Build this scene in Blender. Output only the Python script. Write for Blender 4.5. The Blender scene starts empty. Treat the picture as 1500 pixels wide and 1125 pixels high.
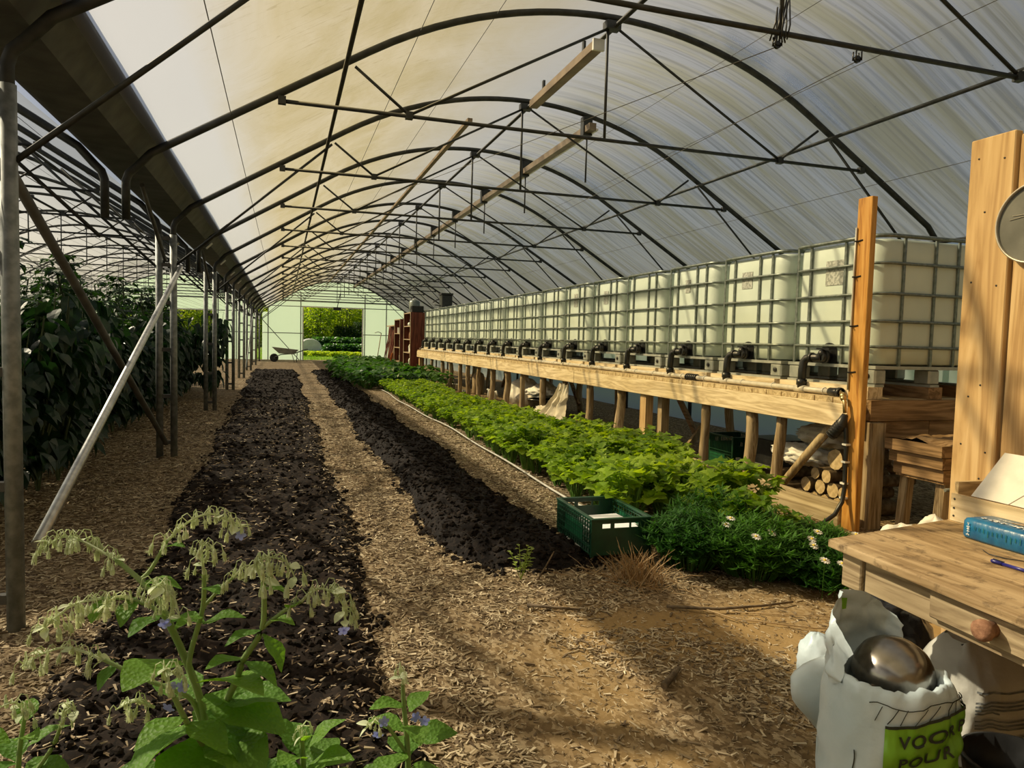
import bpy, bmesh, math, random
import numpy as np
from mathutils import Vector, Matrix, noise as mnoise

rng = np.random.default_rng(7)
random.seed(7)
scene = bpy.context.scene
COL = scene.collection
PI = math.pi

# ------------------------------------------------------------------ camera
FPX = 1043.0
_roll = math.radians(1.47)
_yd = Vector((415 - 750, -(490 - 562.5), -FPX)).normalized()      # tunnel axis seen in camera space
_hx = Vector((math.cos(_roll), -math.sin(_roll), 0))
_up = _hx.cross(_yd).normalized()
_xd = _yd.cross(_up)
cam_data = bpy.data.cameras.new('camera')
cam_data.sensor_width = 36.0
cam_data.lens = FPX / 1500 * 36.0
cam_data.clip_start = 0.02
cam_data.clip_end = 400
cam = bpy.data.objects.new('camera', cam_data)
COL.objects.link(cam)
cam.matrix_world = Matrix.Translation((0, 0, 1.333)) @ Matrix((_xd, _yd, _up)).to_4x4()
scene.camera = cam

# ------------------------------------------------------------------ light
SUN_AZ = math.radians(-57)      # from +Y (down the tunnel) towards -X
SUN_EL = math.radians(39)
SUN_DIR = Vector((math.sin(SUN_AZ) * math.cos(SUN_EL), math.cos(SUN_AZ) * math.cos(SUN_EL), math.sin(SUN_EL)))
world = bpy.data.worlds.new('world')
scene.world = world
world.use_nodes = True
wn = world.node_tree.nodes
wl = world.node_tree.links
sky = wn.new('ShaderNodeTexSky')
sky.sky_type = 'NISHITA'
sky.sun_disc = False
sky.sun_elevation = SUN_EL
sky.sun_rotation = SUN_AZ
sky.air_density = 1.0
sky.dust_density = 4.0
sky.ozone_density = 1.0
wl.new(sky.outputs[0], wn['Background'].inputs[0])
wn['Background'].inputs[1].default_value = 0.085
sun_data = bpy.data.lights.new('sun', 'SUN')
sun_data.energy = 10.0
sun_data.angle = math.radians(1.2)
sun_data.color = (1.0, 0.87, 0.66)
sun = bpy.data.objects.new('sun', sun_data)
COL.objects.link(sun)
sun.rotation_euler = SUN_DIR.to_track_quat('Z', 'Y').to_euler()
sun.location = (-20, 20, 20)

scene.view_settings.view_transform = 'Standard'
scene.view_settings.look = 'None'
scene.view_settings.exposure = -0.36
scene.view_settings.gamma = 1.0
scene.view_settings.use_curve_mapping = False
try:
    scene.cycles.use_denoising = True
    scene.cycles.max_bounces = 8
    scene.cycles.diffuse_bounces = 4
    scene.cycles.transmission_bounces = 6
    scene.cycles.transparent_max_bounces = 16
    scene.cycles.caustics_reflective = False
    scene.cycles.caustics_refractive = False
    scene.cycles.sample_clamp_indirect = 6.0
except Exception:
    pass

# ------------------------------------------------------------------ object helpers
def link(o, parent=None):
    COL.objects.link(o)
    if parent is not None:
        o.parent = parent
    return o

def tag(o, label=None, cat=None, group=None, kind=None):
    if label: o['label'] = label
    if cat: o['category'] = cat
    if group: o['group'] = group
    if kind: o['kind'] = kind
    return o

def thing(name, label, cat, loc=(0, 0, 0), rz=0.0, group=None):
    o = bpy.data.objects.new(name, None)
    o.empty_display_size = 0.1
    link(o)
    o.location = loc
    o.rotation_euler = (0, 0, rz)
    return tag(o, label, cat, group)

def part(name, mesh, parent=None, loc=None, rot=None, label=None, kind=None):
    o = bpy.data.objects.new(name, mesh)
    link(o, parent)
    if loc is not None: o.location = loc
    if rot is not None: o.rotation_euler = rot
    if label: o['label'] = label
    if kind: o['kind'] = kind
    return o

def copy_tree(root, loc=None, rz=None, scale=None, label=None, group=None):
    r = root.copy(); COL.objects.link(r)
    if loc is not None: r.location = loc
    if rz is not None: r.rotation_euler = (0, 0, rz)
    if scale is not None: r.scale = scale if hasattr(scale, '__len__') else (scale,) * 3
    if label: r['label'] = label
    if group: r['group'] = group
    for ch in list(root.children):
        c = ch.copy(); COL.objects.link(c); c.parent = r
        for g in list(ch.children):
            d = g.copy(); COL.objects.link(d); d.parent = c
    return r

ORD = ['first', 'second', 'third', 'fourth', 'fifth', 'sixth', 'seventh', 'eighth', 'ninth', 'tenth', 'eleventh', 'twelfth', 'thirteenth', 'fourteenth', 'fifteenth', 'sixteenth', 'seventeenth', 'eighteenth', 'nineteenth', 'twentieth']
# ------------------------------------------------------------------ mesh builder
class MB:
    def __init__(s):
        s.v = []; s.f = []; s.sm = []; s.mi = []
        s.m = 0
    def add(s, vs, fs, smooth=False):
        o = len(s.v)
        s.v.extend([tuple(p) for p in vs])
        for f in fs:
            s.f.append(tuple(i + o for i in f)); s.sm.append(smooth); s.mi.append(s.m)
        return s
    def box(s, lo, hi, rot=None, org=None):
        x0, y0, z0 = lo; x1, y1, z1 = hi
        vs = [Vector(p) for p in ((x0,y0,z0),(x1,y0,z0),(x1,y1,z0),(x0,y1,z0),(x0,y0,z1),(x1,y0,z1),(x1,y1,z1),(x0,y1,z1))]
        if rot is not None:
            c = Vector(org) if org is not None else (vs[0] + vs[6]) / 2
            vs = [rot @ (p - c) + c for p in vs]
        return s.add(vs, [(3,2,1,0),(4,5,6,7),(0,1,5,4),(1,2,6,5),(2,3,7,6),(3,0,4,7)])
    def beam(s, a, b, w, h, up=(0, 0, 1)):
        a = Vector(a); b = Vector(b); d = (b - a).normalized(); up = Vector(up)
        if abs(d.dot(up)) > .98: up = Vector((1, 0, 0))
        sd = d.cross(up).normalized(); u = sd.cross(d)
        vs = []
        for p in (a, b):
            for i, j in ((-1,-1),(1,-1),(1,1),(-1,1)):
                vs.append(p + sd * (i * w / 2) + u * (j * h / 2))
        return s.add(vs, [(0,1,2,3),(7,6,5,4),(0,4,5,1),(1,5,6,2),(2,6,7,3),(3,7,4,0)])
    def tube(s, pts, r, n=8, caps=True, closed=False, smooth=True):
        P = [Vector(p) for p in pts]; m = len(P)
        R = r if hasattr(r, '__len__') else [r] * m
        vs = []; ref = None
        for i in range(m):
            if closed: t = (P[(i + 1) % m] - P[i - 1])
            else: t = P[min(i + 1, m - 1)] - P[max(i - 1, 0)]
            t = t.normalized() if t.length > 1e-9 else Vector((0, 0, 1))
            if ref is None:
                ref = Vector((0, 0, 1)) if abs(t.z) < .9 else Vector((1, 0, 0))
            a = (ref - t * ref.dot(t))
            if a.length < 1e-6: a = t.orthogonal()
            a.normalize(); ref = a; b = t.cross(a)
            for k in range(n):
                an = 2 * PI * k / n
                vs.append(P[i] + (a * math.cos(an) + b * math.sin(an)) * R[i])
        fs = []
        for i in range(m if closed else m - 1):
            j = (i + 1) % m
            for k in range(n):
                l = (k + 1) % n
                fs.append((i*n+k, i*n+l, j*n+l, j*n+k))
        s.add(vs, fs, smooth)
        if caps and not closed:
            o = len(s.v) - len(vs)
            s.f.append(tuple(o + k for k in range(n))[::-1]); s.sm.append(False); s.mi.append(s.m)
            s.f.append(tuple(o + (m-1)*n + k for k in range(n))); s.sm.append(False); s.mi.append(s.m)
        return s
    def lathe(s, prof, n=16, loc=(0, 0, 0), mat=None, smooth=True, cap0=True, cap1=True):
        vs = []
        M = mat or Matrix.Identity(3); L = Vector(loc)
        for r, z in prof:
            for k in range(n):
                a = 2 * PI * k / n
                vs.append(M @ Vector((r * math.cos(a), r * math.sin(a), z)) + L)
        fs = []
        for i in range(len(prof) - 1):
            for k in range(n):
                l = (k + 1) % n
                fs.append((i*n+k, i*n+l, (i+1)*n+l, (i+1)*n+k))
        s.add(vs, fs, smooth)
        o = len(s.v) - len(vs)
        if cap0 and prof[0][0] > 1e-5: s.f.append(tuple(o + k for k in range(n))[::-1]); s.sm.append(False); s.mi.append(s.m)
        if cap1 and prof[-1][0] > 1e-5: s.f.append(tuple(o + (len(prof)-1)*n + k for k in range(n))); s.sm.append(False); s.mi.append(s.m)
        return s
    def grid(s, fn, nu, nv, smooth=True, closed_u=False):
        vs = []
        for j in range(nv + 1):
            for i in range(nu if closed_u else nu + 1):
                vs.append(fn(i / nu, j / nv))
        w = nu if closed_u else nu + 1
        fs = []
        for j in range(nv):
            for i in range(nu):
                i2 = (i + 1) % w if closed_u else i + 1
                fs.append((j*w+i, j*w+i2, (j+1)*w+i2, (j+1)*w+i))
        return s.add(vs, fs, smooth)
    def stack(s, rings, smooth=True, cap=True):
        n = len(rings[0]); vs = [p for r in rings for p in r]; fs = []
        for i in range(len(rings) - 1):
            for k in range(n):
                l = (k + 1) % n
                fs.append((i*n+k, i*n+l, (i+1)*n+l, (i+1)*n+k))
        s.add(vs, fs, smooth)
        if cap:
            o = len(s.v) - len(vs)
            s.f.append(tuple(o + k for k in range(n))[::-1]); s.sm.append(False); s.mi.append(s.m)
            s.f.append(tuple(o + (len(rings)-1)*n + k for k in range(n))); s.sm.append(False); s.mi.append(s.m)
        return s
    def ball(s, c, r, nu=10, nv=6, R=None):
        c = Vector(c); rr = r if hasattr(r, '__len__') else (r, r, r)
        prof = [(math.sin(PI*j/nv), -math.cos(PI*j/nv)) for j in range(nv+1)]
        vs = []
        for a, z in prof:
            for k in range(nu):
                p = Vector((a*math.cos(2*PI*k/nu)*rr[0], a*math.sin(2*PI*k/nu)*rr[1], z*rr[2]))
                vs.append((R @ p if R is not None else p) + c)
        fs = []
        for i in range(nv):
            for k in range(nu):
                l = (k+1) % nu; fs.append((i*nu+k, i*nu+l, (i+1)*nu+l, (i+1)*nu+k))
        return s.add(vs, fs, True)
    def mesh(s, name, *mats):
        me = bpy.data.meshes.new(name)
        me.from_pydata(s.v, [], s.f)
        for mt in mats: me.materials.append(mt)
        me.polygons.foreach_set('use_smooth', s.sm)
        if len(mats) > 1: me.polygons.foreach_set('material_index', s.mi)
        me.update()
        return me

def bevel_mesh(me, w=0.004, seg=1):
    bm = bmesh.new(); bm.from_mesh(me)
    bmesh.ops.bevel(bm, geom=[e for e in bm.edges], offset=w, segments=seg, affect='EDGES', profile=.6)
    bm.to_mesh(me); bm.free()
    return me

def arr_mesh(name, V, F, mat, smooth=False):
    """V (n,3) float array, F (m,k) int array with constant k"""
    me = bpy.data.meshes.new(name)
    V = np.asarray(V, dtype=np.float32); F = np.asarray(F, dtype=np.int32); k = F.shape[1]
    me.vertices.add(len(V)); me.vertices.foreach_set('co', V.ravel())
    me.loops.add(F.size); me.loops.foreach_set('vertex_index', F.ravel())
    me.polygons.add(len(F))
    me.polygons.foreach_set('loop_start', np.arange(0, F.size, k, dtype=np.int32))
    me.polygons.foreach_set('loop_total', np.full(len(F), k, dtype=np.int32))
    me.polygons.foreach_set('use_smooth', np.full(len(F), smooth, dtype=bool))
    me.materials.append(mat)
    me.update(calc_edges=True)
    return me

def fbm(x, y, z=0.0, o=3):
    return mnoise.fractal((x, y, z), 1.0, 2.0, o)

# ------------------------------------------------------------------ materials
def new_mat(name):
    m = bpy.data.materials.new(name); m.use_nodes = True
    nt = m.node_tree
    return m, nt.nodes, nt.links, nt.nodes['Principled BSDF']

def ramp(nodes, stops, interp='LINEAR'):
    r = nodes.new('ShaderNodeValToRGB'); r.color_ramp.interpolation = interp
    e = r.color_ramp.elements
    e[0].position, e[0].color = stops[0][0], (*stops[0][1], 1)
    e[1].position, e[1].color = stops[-1][0], (*stops[-1][1], 1)
    for p, c in stops[1:-1]:
        q = e.new(p); q.color = (*c, 1)
    return r

def coords(nodes, links, kind='Object', scale=(1, 1, 1), rot=(0, 0, 0)):
    t = nodes.new('ShaderNodeTexCoord'); mp = nodes.new('ShaderNodeMapping')
    mp.inputs['Scale'].default_value = scale; mp.inputs['Rotation'].default_value = rot
    links.new(t.outputs[kind], mp.inputs[0])
    return mp.outputs[0]

def pmat(name, c1, c2=None, scale=8.0, rough=.6, metal=0.0, bump=.1, stretch=(1, 1, 1), detail=6.0, lo=.35, hi=.65, spec=.5, island=0.0, bscale=None, bdist=.01):
    """base colour from a noise between c1 and c2, with fine relief"""
    m, N, L, B = new_mat(name)
    c2 = c2 or tuple(min(1, c * 1.25) for c in c1)
    co = coords(N, L, 'Object', stretch)
    nz = N.new('ShaderNodeTexNoise'); nz.inputs['Scale'].default_value = scale; nz.inputs['Detail'].default_value = detail
    L.new(co, nz.inputs['Vector'])
    r = ramp(N, [(lo, c1), (hi, c2)])
    L.new(nz.outputs['Fac'], r.inputs[0])
    out = r.outputs[0]
    if island > 0:
        g = N.new('ShaderNodeNewGeometry'); mx = N.new('ShaderNodeMix'); mx.data_type = 'RGBA'; mx.blend_type = 'MULTIPLY'
        rr = ramp(N, [(0, (1 - island,) * 3), (1, (1 + island * .6,) * 3)])
        L.new(g.outputs['Random Per Island'], rr.inputs[0])
        mx.inputs[0].default_value = 1.0
        L.new(out, mx.inputs[6]); L.new(rr.outputs[0], mx.inputs[7]); out = mx.outputs[2]
    L.new(out, B.inputs['Base Color'])
    B.inputs['Roughness'].default_value = rough; B.inputs['Metallic'].default_value = metal
    B.inputs['Specular IOR Level'].default_value = spec
    if bump > 0:
        b = N.new('ShaderNodeBump'); b.inputs['Strength'].default_value = bump; b.inputs['Distance'].default_value = bdist
        if bscale:
            n2 = N.new('ShaderNodeTexNoise'); n2.inputs['Scale'].default_value = bscale; n2.inputs['Detail'].default_value = 4
            L.new(co, n2.inputs['Vector']); L.new(n2.outputs['Fac'], b.inputs['Height'])
        else:
            L.new(nz.outputs['Fac'], b.inputs['Height'])
        L.new(b.outputs[0], B.inputs['Normal'])
    return m

def wood(name, c_dark, c_mid, c_light, axis=1, grain=9.0, rough=.65, knots=True, bump=.25, dirt=None):
    """boards: fibres stretched along one local axis, growth bands and knots"""
    m, N, L, B = new_mat(name)
    st = [1.0, 1.0, 1.0]; st[axis] = .08
    co = coords(N, L, 'Object', tuple(st))
    oi = N.new('ShaderNodeObjectInfo')
    sh = N.new('ShaderNodeVectorMath'); sh.operation = 'ADD'
    sc = N.new('ShaderNodeVectorMath'); sc.operation = 'SCALE'
    cx = N.new('ShaderNodeCombineXYZ')
    for i in range(3): L.new(oi.outputs['Random'], cx.inputs[i])
    L.new(cx.outputs[0], sc.inputs[0]); sc.inputs['Scale'].default_value = 7.0
    L.new(co, sh.inputs[0]); L.new(sc.outputs[0], sh.inputs[1])
    n1 = N.new('ShaderNodeTexNoise'); n1.inputs['Scale'].default_value = grain; n1.inputs['Detail'].default_value = 8; n1.inputs['Distortion'].default_value = 1.2
    n2 = N.new('ShaderNodeTexNoise'); n2.inputs['Scale'].default_value = grain * 9; n2.inputs['Detail'].default_value = 5
    L.new(sh.outputs[0], n1.inputs['Vector']); L.new(sh.outputs[0], n2.inputs['Vector'])
    wv = N.new('ShaderNodeMath'); wv.operation = 'MULTIPLY'; wv.inputs[1].default_value = 9.0
    L.new(n1.outputs['Fac'], wv.inputs[0])
    fr = N.new('ShaderNodeMath'); fr.operation = 'PINGPONG'; fr.inputs[1].default_value = 1.0
    L.new(wv.outputs[0], fr.inputs[0])
    a = N.new('ShaderNodeMix'); a.data_type = 'FLOAT'; a.inputs[0].default_value = .45
    L.new(fr.outputs[0], a.inputs[2]); L.new(n2.outputs['Fac'], a.inputs[3])
    r = ramp(N, [(.15, c_dark), (.5, c_mid), (.8, c_light)])
    L.new(a.outputs[0], r.inputs[0])
    out = r.outputs[0]
    if knots:
        st2 = [1.0, 1.0, 1.0]; st2[axis] = .45
        co2 = coords(N, L, 'Object', tuple(st2))
        ad = N.new('ShaderNodeVectorMath'); ad.operation = 'ADD'
        L.new(co2, ad.inputs[0]); L.new(sc.outputs[0], ad.inputs[1])
        vo = N.new('ShaderNodeTexVoronoi'); vo.inputs['Scale'].default_value = 4.2
        L.new(ad.outputs[0], vo.inputs['Vector'])
        kr = ramp(N, [(.03, (1, 1, 1)), (.14, (0, 0, 0))])
        L.new(vo.outputs['Distance'], kr.inputs[0])
        mx = N.new('ShaderNodeMix'); mx.data_type = 'RGBA'
        L.new(kr.outputs[0], mx.inputs[0]); L.new(out, mx.inputs[6]); mx.inputs[7].default_value = (*[c * .45 for c in c_dark], 1)
        out = mx.outputs[2]
    if dirt:
        nd = N.new('ShaderNodeTexNoise'); nd.inputs['Scale'].default_value = dirt[1]; nd.inputs['Detail'].default_value = 9; nd.inputs['Roughness'].default_value = .7
        cd = coords(N, L, 'Object'); L.new(cd, nd.inputs['Vector'])
        dr = ramp(N, [(.52, (0, 0, 0)), (.68, (1, 1, 1))])
        L.new(nd.outputs['Fac'], dr.inputs[0])
        mx = N.new('ShaderNodeMix'); mx.data_type = 'RGBA'
        L.new(dr.outputs[0], mx.inputs[0]); L.new(out, mx.inputs[6]); mx.inputs[7].default_value = (*dirt[0], 1)
        out = mx.outputs[2]
    L.new(out, B.inputs['Base Color'])
    B.inputs['Roughness'].default_value = rough
    B.inputs['Specular IOR Level'].default_value = .3
    b = N.new('ShaderNodeBump'); b.inputs['Strength'].default_value = bump; b.inputs['Distance'].default_value = .004
    L.new(a.outputs[0], b.inputs['Height']); L.new(b.outputs[0], B.inputs['Normal'])
    return m

def leafmat(name, c1, c2, trans=.45, rough=.45, tcol=None, island=.3, rug=0.0):
    """two-sided leaf: reflective and light-passing, varied leaf by leaf"""
    m, N, L, B = new_mat(name)
    g = N.new('ShaderNodeNewGeometry')
    oi = N.new('ShaderNodeObjectInfo')
    ad = N.new('ShaderNodeMath'); ad.operation = 'ADD'
    L.new(g.outputs['Random Per Island'], ad.inputs[0]); L.new(oi.outputs['Random'], ad.inputs[1])
    ml = N.new('ShaderNodeMath'); ml.operation = 'MULTIPLY'; ml.inputs[1].default_value = .5
    L.new(ad.outputs[0], ml.inputs[0])
    r = ramp(N, [(.1, c1), (.9, c2)])
    L.new(ml.outputs[0], r.inputs[0])
    L.new(r.outputs[0], B.inputs['Base Color'])
    B.inputs['Roughness'].default_value = rough
    B.inputs['Specular IOR Level'].default_value = .4
    tr = N.new('ShaderNodeBsdfTranslucent')
    if rug > 0:
        nb = N.new('ShaderNodeTexVoronoi'); nb.inputs['Scale'].default_value = rug
        L.new(coords(N, L, 'Object'), nb.inputs['Vector'])
        bp = N.new('ShaderNodeBump'); bp.inputs['Strength'].default_value = .7; bp.inputs['Distance'].default_value = .006
        L.new(nb.outputs['Distance'], bp.inputs['Height']); L.new(bp.outputs[0], B.inputs['Normal']); L.new(bp.outputs[0], tr.inputs['Normal'])
    mt = N.new('ShaderNodeMix'); mt.data_type = 'RGBA'; mt.blend_type = 'MULTIPLY'; mt.inputs[0].default_value = 1
    L.new(r.outputs[0], mt.inputs[6]); mt.inputs[7].default_value = (*(tcol or (1.5, 1.6, .7)), 1)
    L.new(mt.outputs[2], tr.inputs[0])
    mx = N.new('ShaderNodeMixShader'); mx.inputs[0].default_value = trans
    L.new(B.outputs[0], mx.inputs[1]); L.new(tr.outputs[0], mx.inputs[2])
    L.new(mx.outputs[0], N['Material Output'].inputs[0])
    return m
# ------------------------------------------------------------------ particular materials
def film_material(name, tint, clear=.34, streaks=True):
    m, N, L, B = new_mat(name)
    N.remove(B)
    geo = N.new('ShaderNodeNewGeometry')
    sep = N.new('ShaderNodeSeparateXYZ'); L.new(geo.outputs['Position'], sep.inputs[0])
    def mul(a, b):
        k = N.new('ShaderNodeMath'); k.operation = 'MULTIPLY'
        for i, q in enumerate((a, b)):
            if isinstance(q, (int, float)): k.inputs[i].default_value = q
            else: L.new(q, k.inputs[i])
        return k.outputs[0]
    def mapr(a, f0, f1, t0, t1):
        k = N.new('ShaderNodeMapRange'); L.new(a, k.inputs[0])
        for i, q in enumerate((f0, f1, t0, t1)): k.inputs[i + 1].default_value = q
        return k.outputs[0]
    def noise(scale, st, det=6, rough=.6, dist=0.0):
        mp = N.new('ShaderNodeMapping'); mp.inputs['Scale'].default_value = st
        L.new(geo.outputs['Position'], mp.inputs[0])
        n = N.new('ShaderNodeTexNoise'); n.inputs['Scale'].default_value = scale; n.inputs['Detail'].default_value = det
        n.inputs['Roughness'].default_value = rough; n.inputs['Distortion'].default_value = dist
        L.new(mp.outputs[0], n.inputs['Vector'])
        return n.outputs['Fac']
    col = None
    base = N.new('ShaderNodeRGB'); base.outputs[0].default_value = (*tint, 1); col = base.outputs[0]
    fac_clear = None
    if streaks:
        # run-off streaks down the slope (long in X), stronger on the right-hand slope
        s1 = noise(1.0, (.22, 3.4, .22), 9, .66, .35)
        s2 = noise(1.0, (.5, 20.0, .5), 5, .6)
        r1 = ramp(N, [(.43, (0, 0, 0)), (.60, (1, 1, 1))]); L.new(s1, r1.inputs[0])
        r2 = ramp(N, [(.47, (0, 0, 0)), (.64, (1, 1, 1))]); L.new(s2, r2.inputs[0])
        right = mapr(sep.outputs[0], 2.7, 3.6, 0, 1)
        k1 = mul(mul(r1.outputs[0], right), .80)
        k2 = mul(mul(r2.outputs[0], right), .50)
        mx = N.new('ShaderNodeMix'); mx.data_type = 'RGBA'
        L.new(k1, mx.inputs[0]); L.new(col, mx.inputs[6]); mx.inputs[7].default_value = (.40, .40, .27, 1); col = mx.outputs[2]
        mx = N.new('ShaderNodeMix'); mx.data_type = 'RGBA'
        L.new(k2, mx.inputs[0]); L.new(col, mx.inputs[6]); mx.inputs[7].default_value = (.30, .30, .26, 1); col = mx.outputs[2]
        # yellow algae film on the left-hand slope, leaving a clean strip along the gutter
        al = noise(1.3, (1.0, .55, 1.0), 9, .68, .6)
        ar = ramp(N, [(.40, (0, 0, 0)), (.66, (1, 1, 1))]); L.new(al, ar.inputs[0])
        band = mul(mapr(sep.outputs[0], -.55, -.05, 0, 1), mapr(sep.outputs[0], 1.2, 2.9, 1, 0))
        basel = mul(band, .62)
        mx = N.new('ShaderNodeMix'); mx.data_type = 'RGBA'
        L.new(basel, mx.inputs[0]); L.new(col, mx.inputs[6]); mx.inputs[7].default_value = (.92, .76, .38, 1); col = mx.outputs[2]
        k3 = mul(mul(ar.outputs[0], band), .65)
        mx = N.new('ShaderNodeMix'); mx.data_type = 'RGBA'
        L.new(k3, mx.inputs[0]); L.new(col, mx.inputs[6]); mx.inputs[7].default_value = (.66, .55, .25, 1); col = mx.outputs[2]
        sc_ = noise(1.0, (3.0, 22.0, 3.0), 6, .7, 1.5)
        scr = ramp(N, [(.56, (0, 0, 0)), (.66, (1, 1, 1))]); L.new(sc_, scr.inputs[0])
        k6 = mul(mul(scr.outputs[0], band), .35)
        mx = N.new('ShaderNodeMix'); mx.data_type = 'RGBA'
        L.new(k6, mx.inputs[0]); L.new(col, mx.inputs[6]); mx.inputs[7].default_value = (.45, .36, .16, 1); col = mx.outputs[2]
        # fine specks
        vo = N.new('ShaderNodeTexVoronoi'); vo.inputs['Scale'].default_value = 9.0; L.new(geo.outputs['Position'], vo.inputs['Vector'])
        sr = ramp(N, [(.03, (1, 1, 1)), (.06, (0, 0, 0))]); L.new(vo.outputs['Distance'], sr.inputs[0])
        k4 = mul(mul(sr.outputs[0], right), .6)
        mx = N.new('ShaderNodeMix'); mx.data_type = 'RGBA'
        L.new(k4, mx.inputs[0]); L.new(col, mx.inputs[6]); mx.inputs[7].default_value = (.2, .2, .18, 1); col = mx.outputs[2]
        # newer, clear strip of film beside every hoop on the right-hand slope
        yy = N.new('ShaderNodeMath'); yy.operation = 'SUBTRACT'; L.new(sep.outputs[1], yy.inputs[0]); yy.inputs[1].default_value = 3.6
        dv = mul(yy.outputs[0], 1 / 2.4)
        fr = N.new('ShaderNodeMath'); fr.operation = 'FRACT'; L.new(dv, fr.inputs[0])
        cl = mapr(fr.outputs[0], .80, 1.0, 0, 1)
        wob = noise(1.5, (1, 1, 1), 4)
        cl = mul(mul(cl, mapr(wob, .35, .6, 0, 1)), mul(mapr(sep.outputs[0], 3.1, 3.6, 0, 1), mapr(sep.outputs[0], 4.9, 5.5, 1, 0)))
        ad = N.new('ShaderNodeMath'); ad.operation = 'MULTIPLY_ADD'; L.new(cl, ad.inputs[0]); ad.inputs[1].default_value = .29; ad.inputs[2].default_value = clear
        k5 = N.new('ShaderNodeMath'); k5.operation = 'SUBTRACT'; L.new(ad.outputs[0], k5.inputs[0]); L.new(mul(k1, .35), k5.inputs[1])
        fac_clear = k5.outputs[0]
    di = N.new('ShaderNodeBsdfDiffuse'); tl = N.new('ShaderNodeBsdfTranslucent'); tp = N.new('ShaderNodeBsdfTransparent')
    L.new(col, di.inputs[0]); L.new(col, tl.inputs[0]); L.new(col, tp.inputs[0])
    a = N.new('ShaderNodeMixShader'); a.inputs[0].default_value = .72
    L.new(di.outputs[0], a.inputs[1]); L.new(tl.outputs[0], a.inputs[2])
    b = N.new('ShaderNodeMixShader')
    if fac_clear is not None: L.new(fac_clear, b.inputs[0])
    else: b.inputs[0].default_value = clear
    L.new(a.outputs[0], b.inputs[1]); L.new(tp.outputs[0], b.inputs[2])
    L.new(b.outputs[0], N['Material Output'].inputs[0])
    return m

M = {}
M['film'] = film_material('greenhouse_film', (.86, .86, .82), clear=.67)
M['wallfilm'] = film_material('end_wall_film', (.84, .93, .82), clear=.12, streaks=False)
M['sidefilm'] = film_material('side_wall_film', (.80, .86, .78), clear=.10, streaks=False)
M['hoop'] = pmat('weathered_hoop_steel', (.018, .021, .021), (.042, .045, .043), 12, .55, .3, .05)
M['galv'] = pmat('galvanised_steel', (.17, .185, .175), (.29, .305, .29), 22, .55, .5, .05)
M['brace'] = pmat('bright_galvanised_tube', (.45, .46, .45), (.62, .63, .61), 20, .38, .8, .04)
M['gutter'] = pmat('gutter_steel', (.07, .07, .065), (.12, .12, .11), 6, .6, .4, .05)
M['plate'] = pmat('pale_bracket_plate', (.62, .62, .58), (.75, .75, .7), 10, .5, .3, .03)
M['wire'] = pmat('wire', (.10, .10, .10), (.16, .16, .15), 10, .6, .3, 0)
M['rail'] = pmat('vent_rail_aluminium', (.17, .125, .08), (.27, .205, .13), 5, .5, .3, .05)
M['railw'] = pmat('vent_rail_white_edge', (.62, .60, .55), (.72, .70, .66), 5, .5, .1, .02)
M['black'] = pmat('black_plastic', (.010, .011, .012), (.022, .023, .024), 20, .38, 0, .03)
M['tankb'] = pmat('milky_tank_plastic', (.56, .65, .59), (.66, .75, .67), 2.2, .38, 0, .03, detail=3)
M['cage'] = pmat('cage_tube_steel', (.14, .17, .155), (.24, .27, .25), 30, .38, .55, .03)
M['pallet'] = pmat('pallet_steel', (.33, .36, .34), (.46, .48, .45), 12, .5, .5, .05)
M['sticker'] = pmat('faded_grey_sticker', (.28, .30, .27), (.50, .52, .48), 40, .6, 0, .02, lo=.45, hi=.55)
M['pipe'] = pmat('pale_pipe', (.46, .44, .38), (.60, .57, .49), 14, .4, 0, .03)
M['brass'] = pmat('brass', (.45, .32, .14), (.6, .45, .22), 30, .35, .9, .02)
M['pine'] = wood('pale_sawn_pine', (.46, .36, .22), (.68, .56, .37), (.79, .68, .49), axis=1)
M['pinez'] = wood('plank_pine_upright', (.36, .22, .10), (.54, .37, .19), (.64, .47, .27), axis=2, grain=7)
M['pinex'] = wood('sawn_pine_crosswise', (.36, .26, .14), (.58, .45, .26), (.70, .57, .36), axis=0)
M['orange'] = wood('orange_stained_timber', (.26, .10, .02), (.50, .24, .05), (.60, .33, .09), axis=2, grain=8, bump=.3)
M['oldz'] = wood('aged_round_timber', (.16, .11, .06), (.33, .25, .15), (.46, .37, .25), axis=2, grain=12, bump=.5, knots=False)
M['oldy'] = wood('aged_board', (.11, .065, .03), (.24, .15, .075), (.34, .22, .12), axis=1, grain=8)
M['oldx'] = wood('aged_cross_board', (.12, .07, .03), (.25, .155, .075), (.36, .24, .13), axis=0, grain=8)
M['border'] = wood('weathered_border_plank', (.26, .20, .12), (.46, .38, .25), (.60, .52, .37), axis=1, grain=6)
M['tabletop'] = wood('worn_table_top', (.24, .155, .07), (.38, .265, .135), (.47, .34, .185), axis=1, grain=7, knots=False, dirt=((.09, .055, .025), 16.0))
M['tablewood'] = wood('worn_table_frame', (.20, .14, .075), (.35, .265, .15), (.45, .35, .21), axis=1, grain=9, knots=False)
M['tableleg'] = wood('worn_table_leg', (.22, .16, .09), (.38, .29, .17), (.48, .39, .25), axis=2, grain=9, knots=False)
M['logbark'] = pmat('log_bark', (.08, .055, .03), (.20, .145, .085), 24, .85, 0, .6)
M['logend'] = pmat('log_cut_end', (.42, .31, .16), (.62, .49, .29), 30, .8, 0, .2)
M['redwood'] = wood('red_brown_board', (.07, .018, .012), (.15, .04, .025), (.22, .065, .04), axis=2, grain=7, knots=False)
M['shelfedge'] = pmat('shelf_board', (.30, .22, .15), (.44, .34, .24), 14, .7, 0, .1)
M['white'] = pmat('white_plastic', (.70, .72, .70), (.80, .81, .79), 6, .4, 0, .05)
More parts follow.
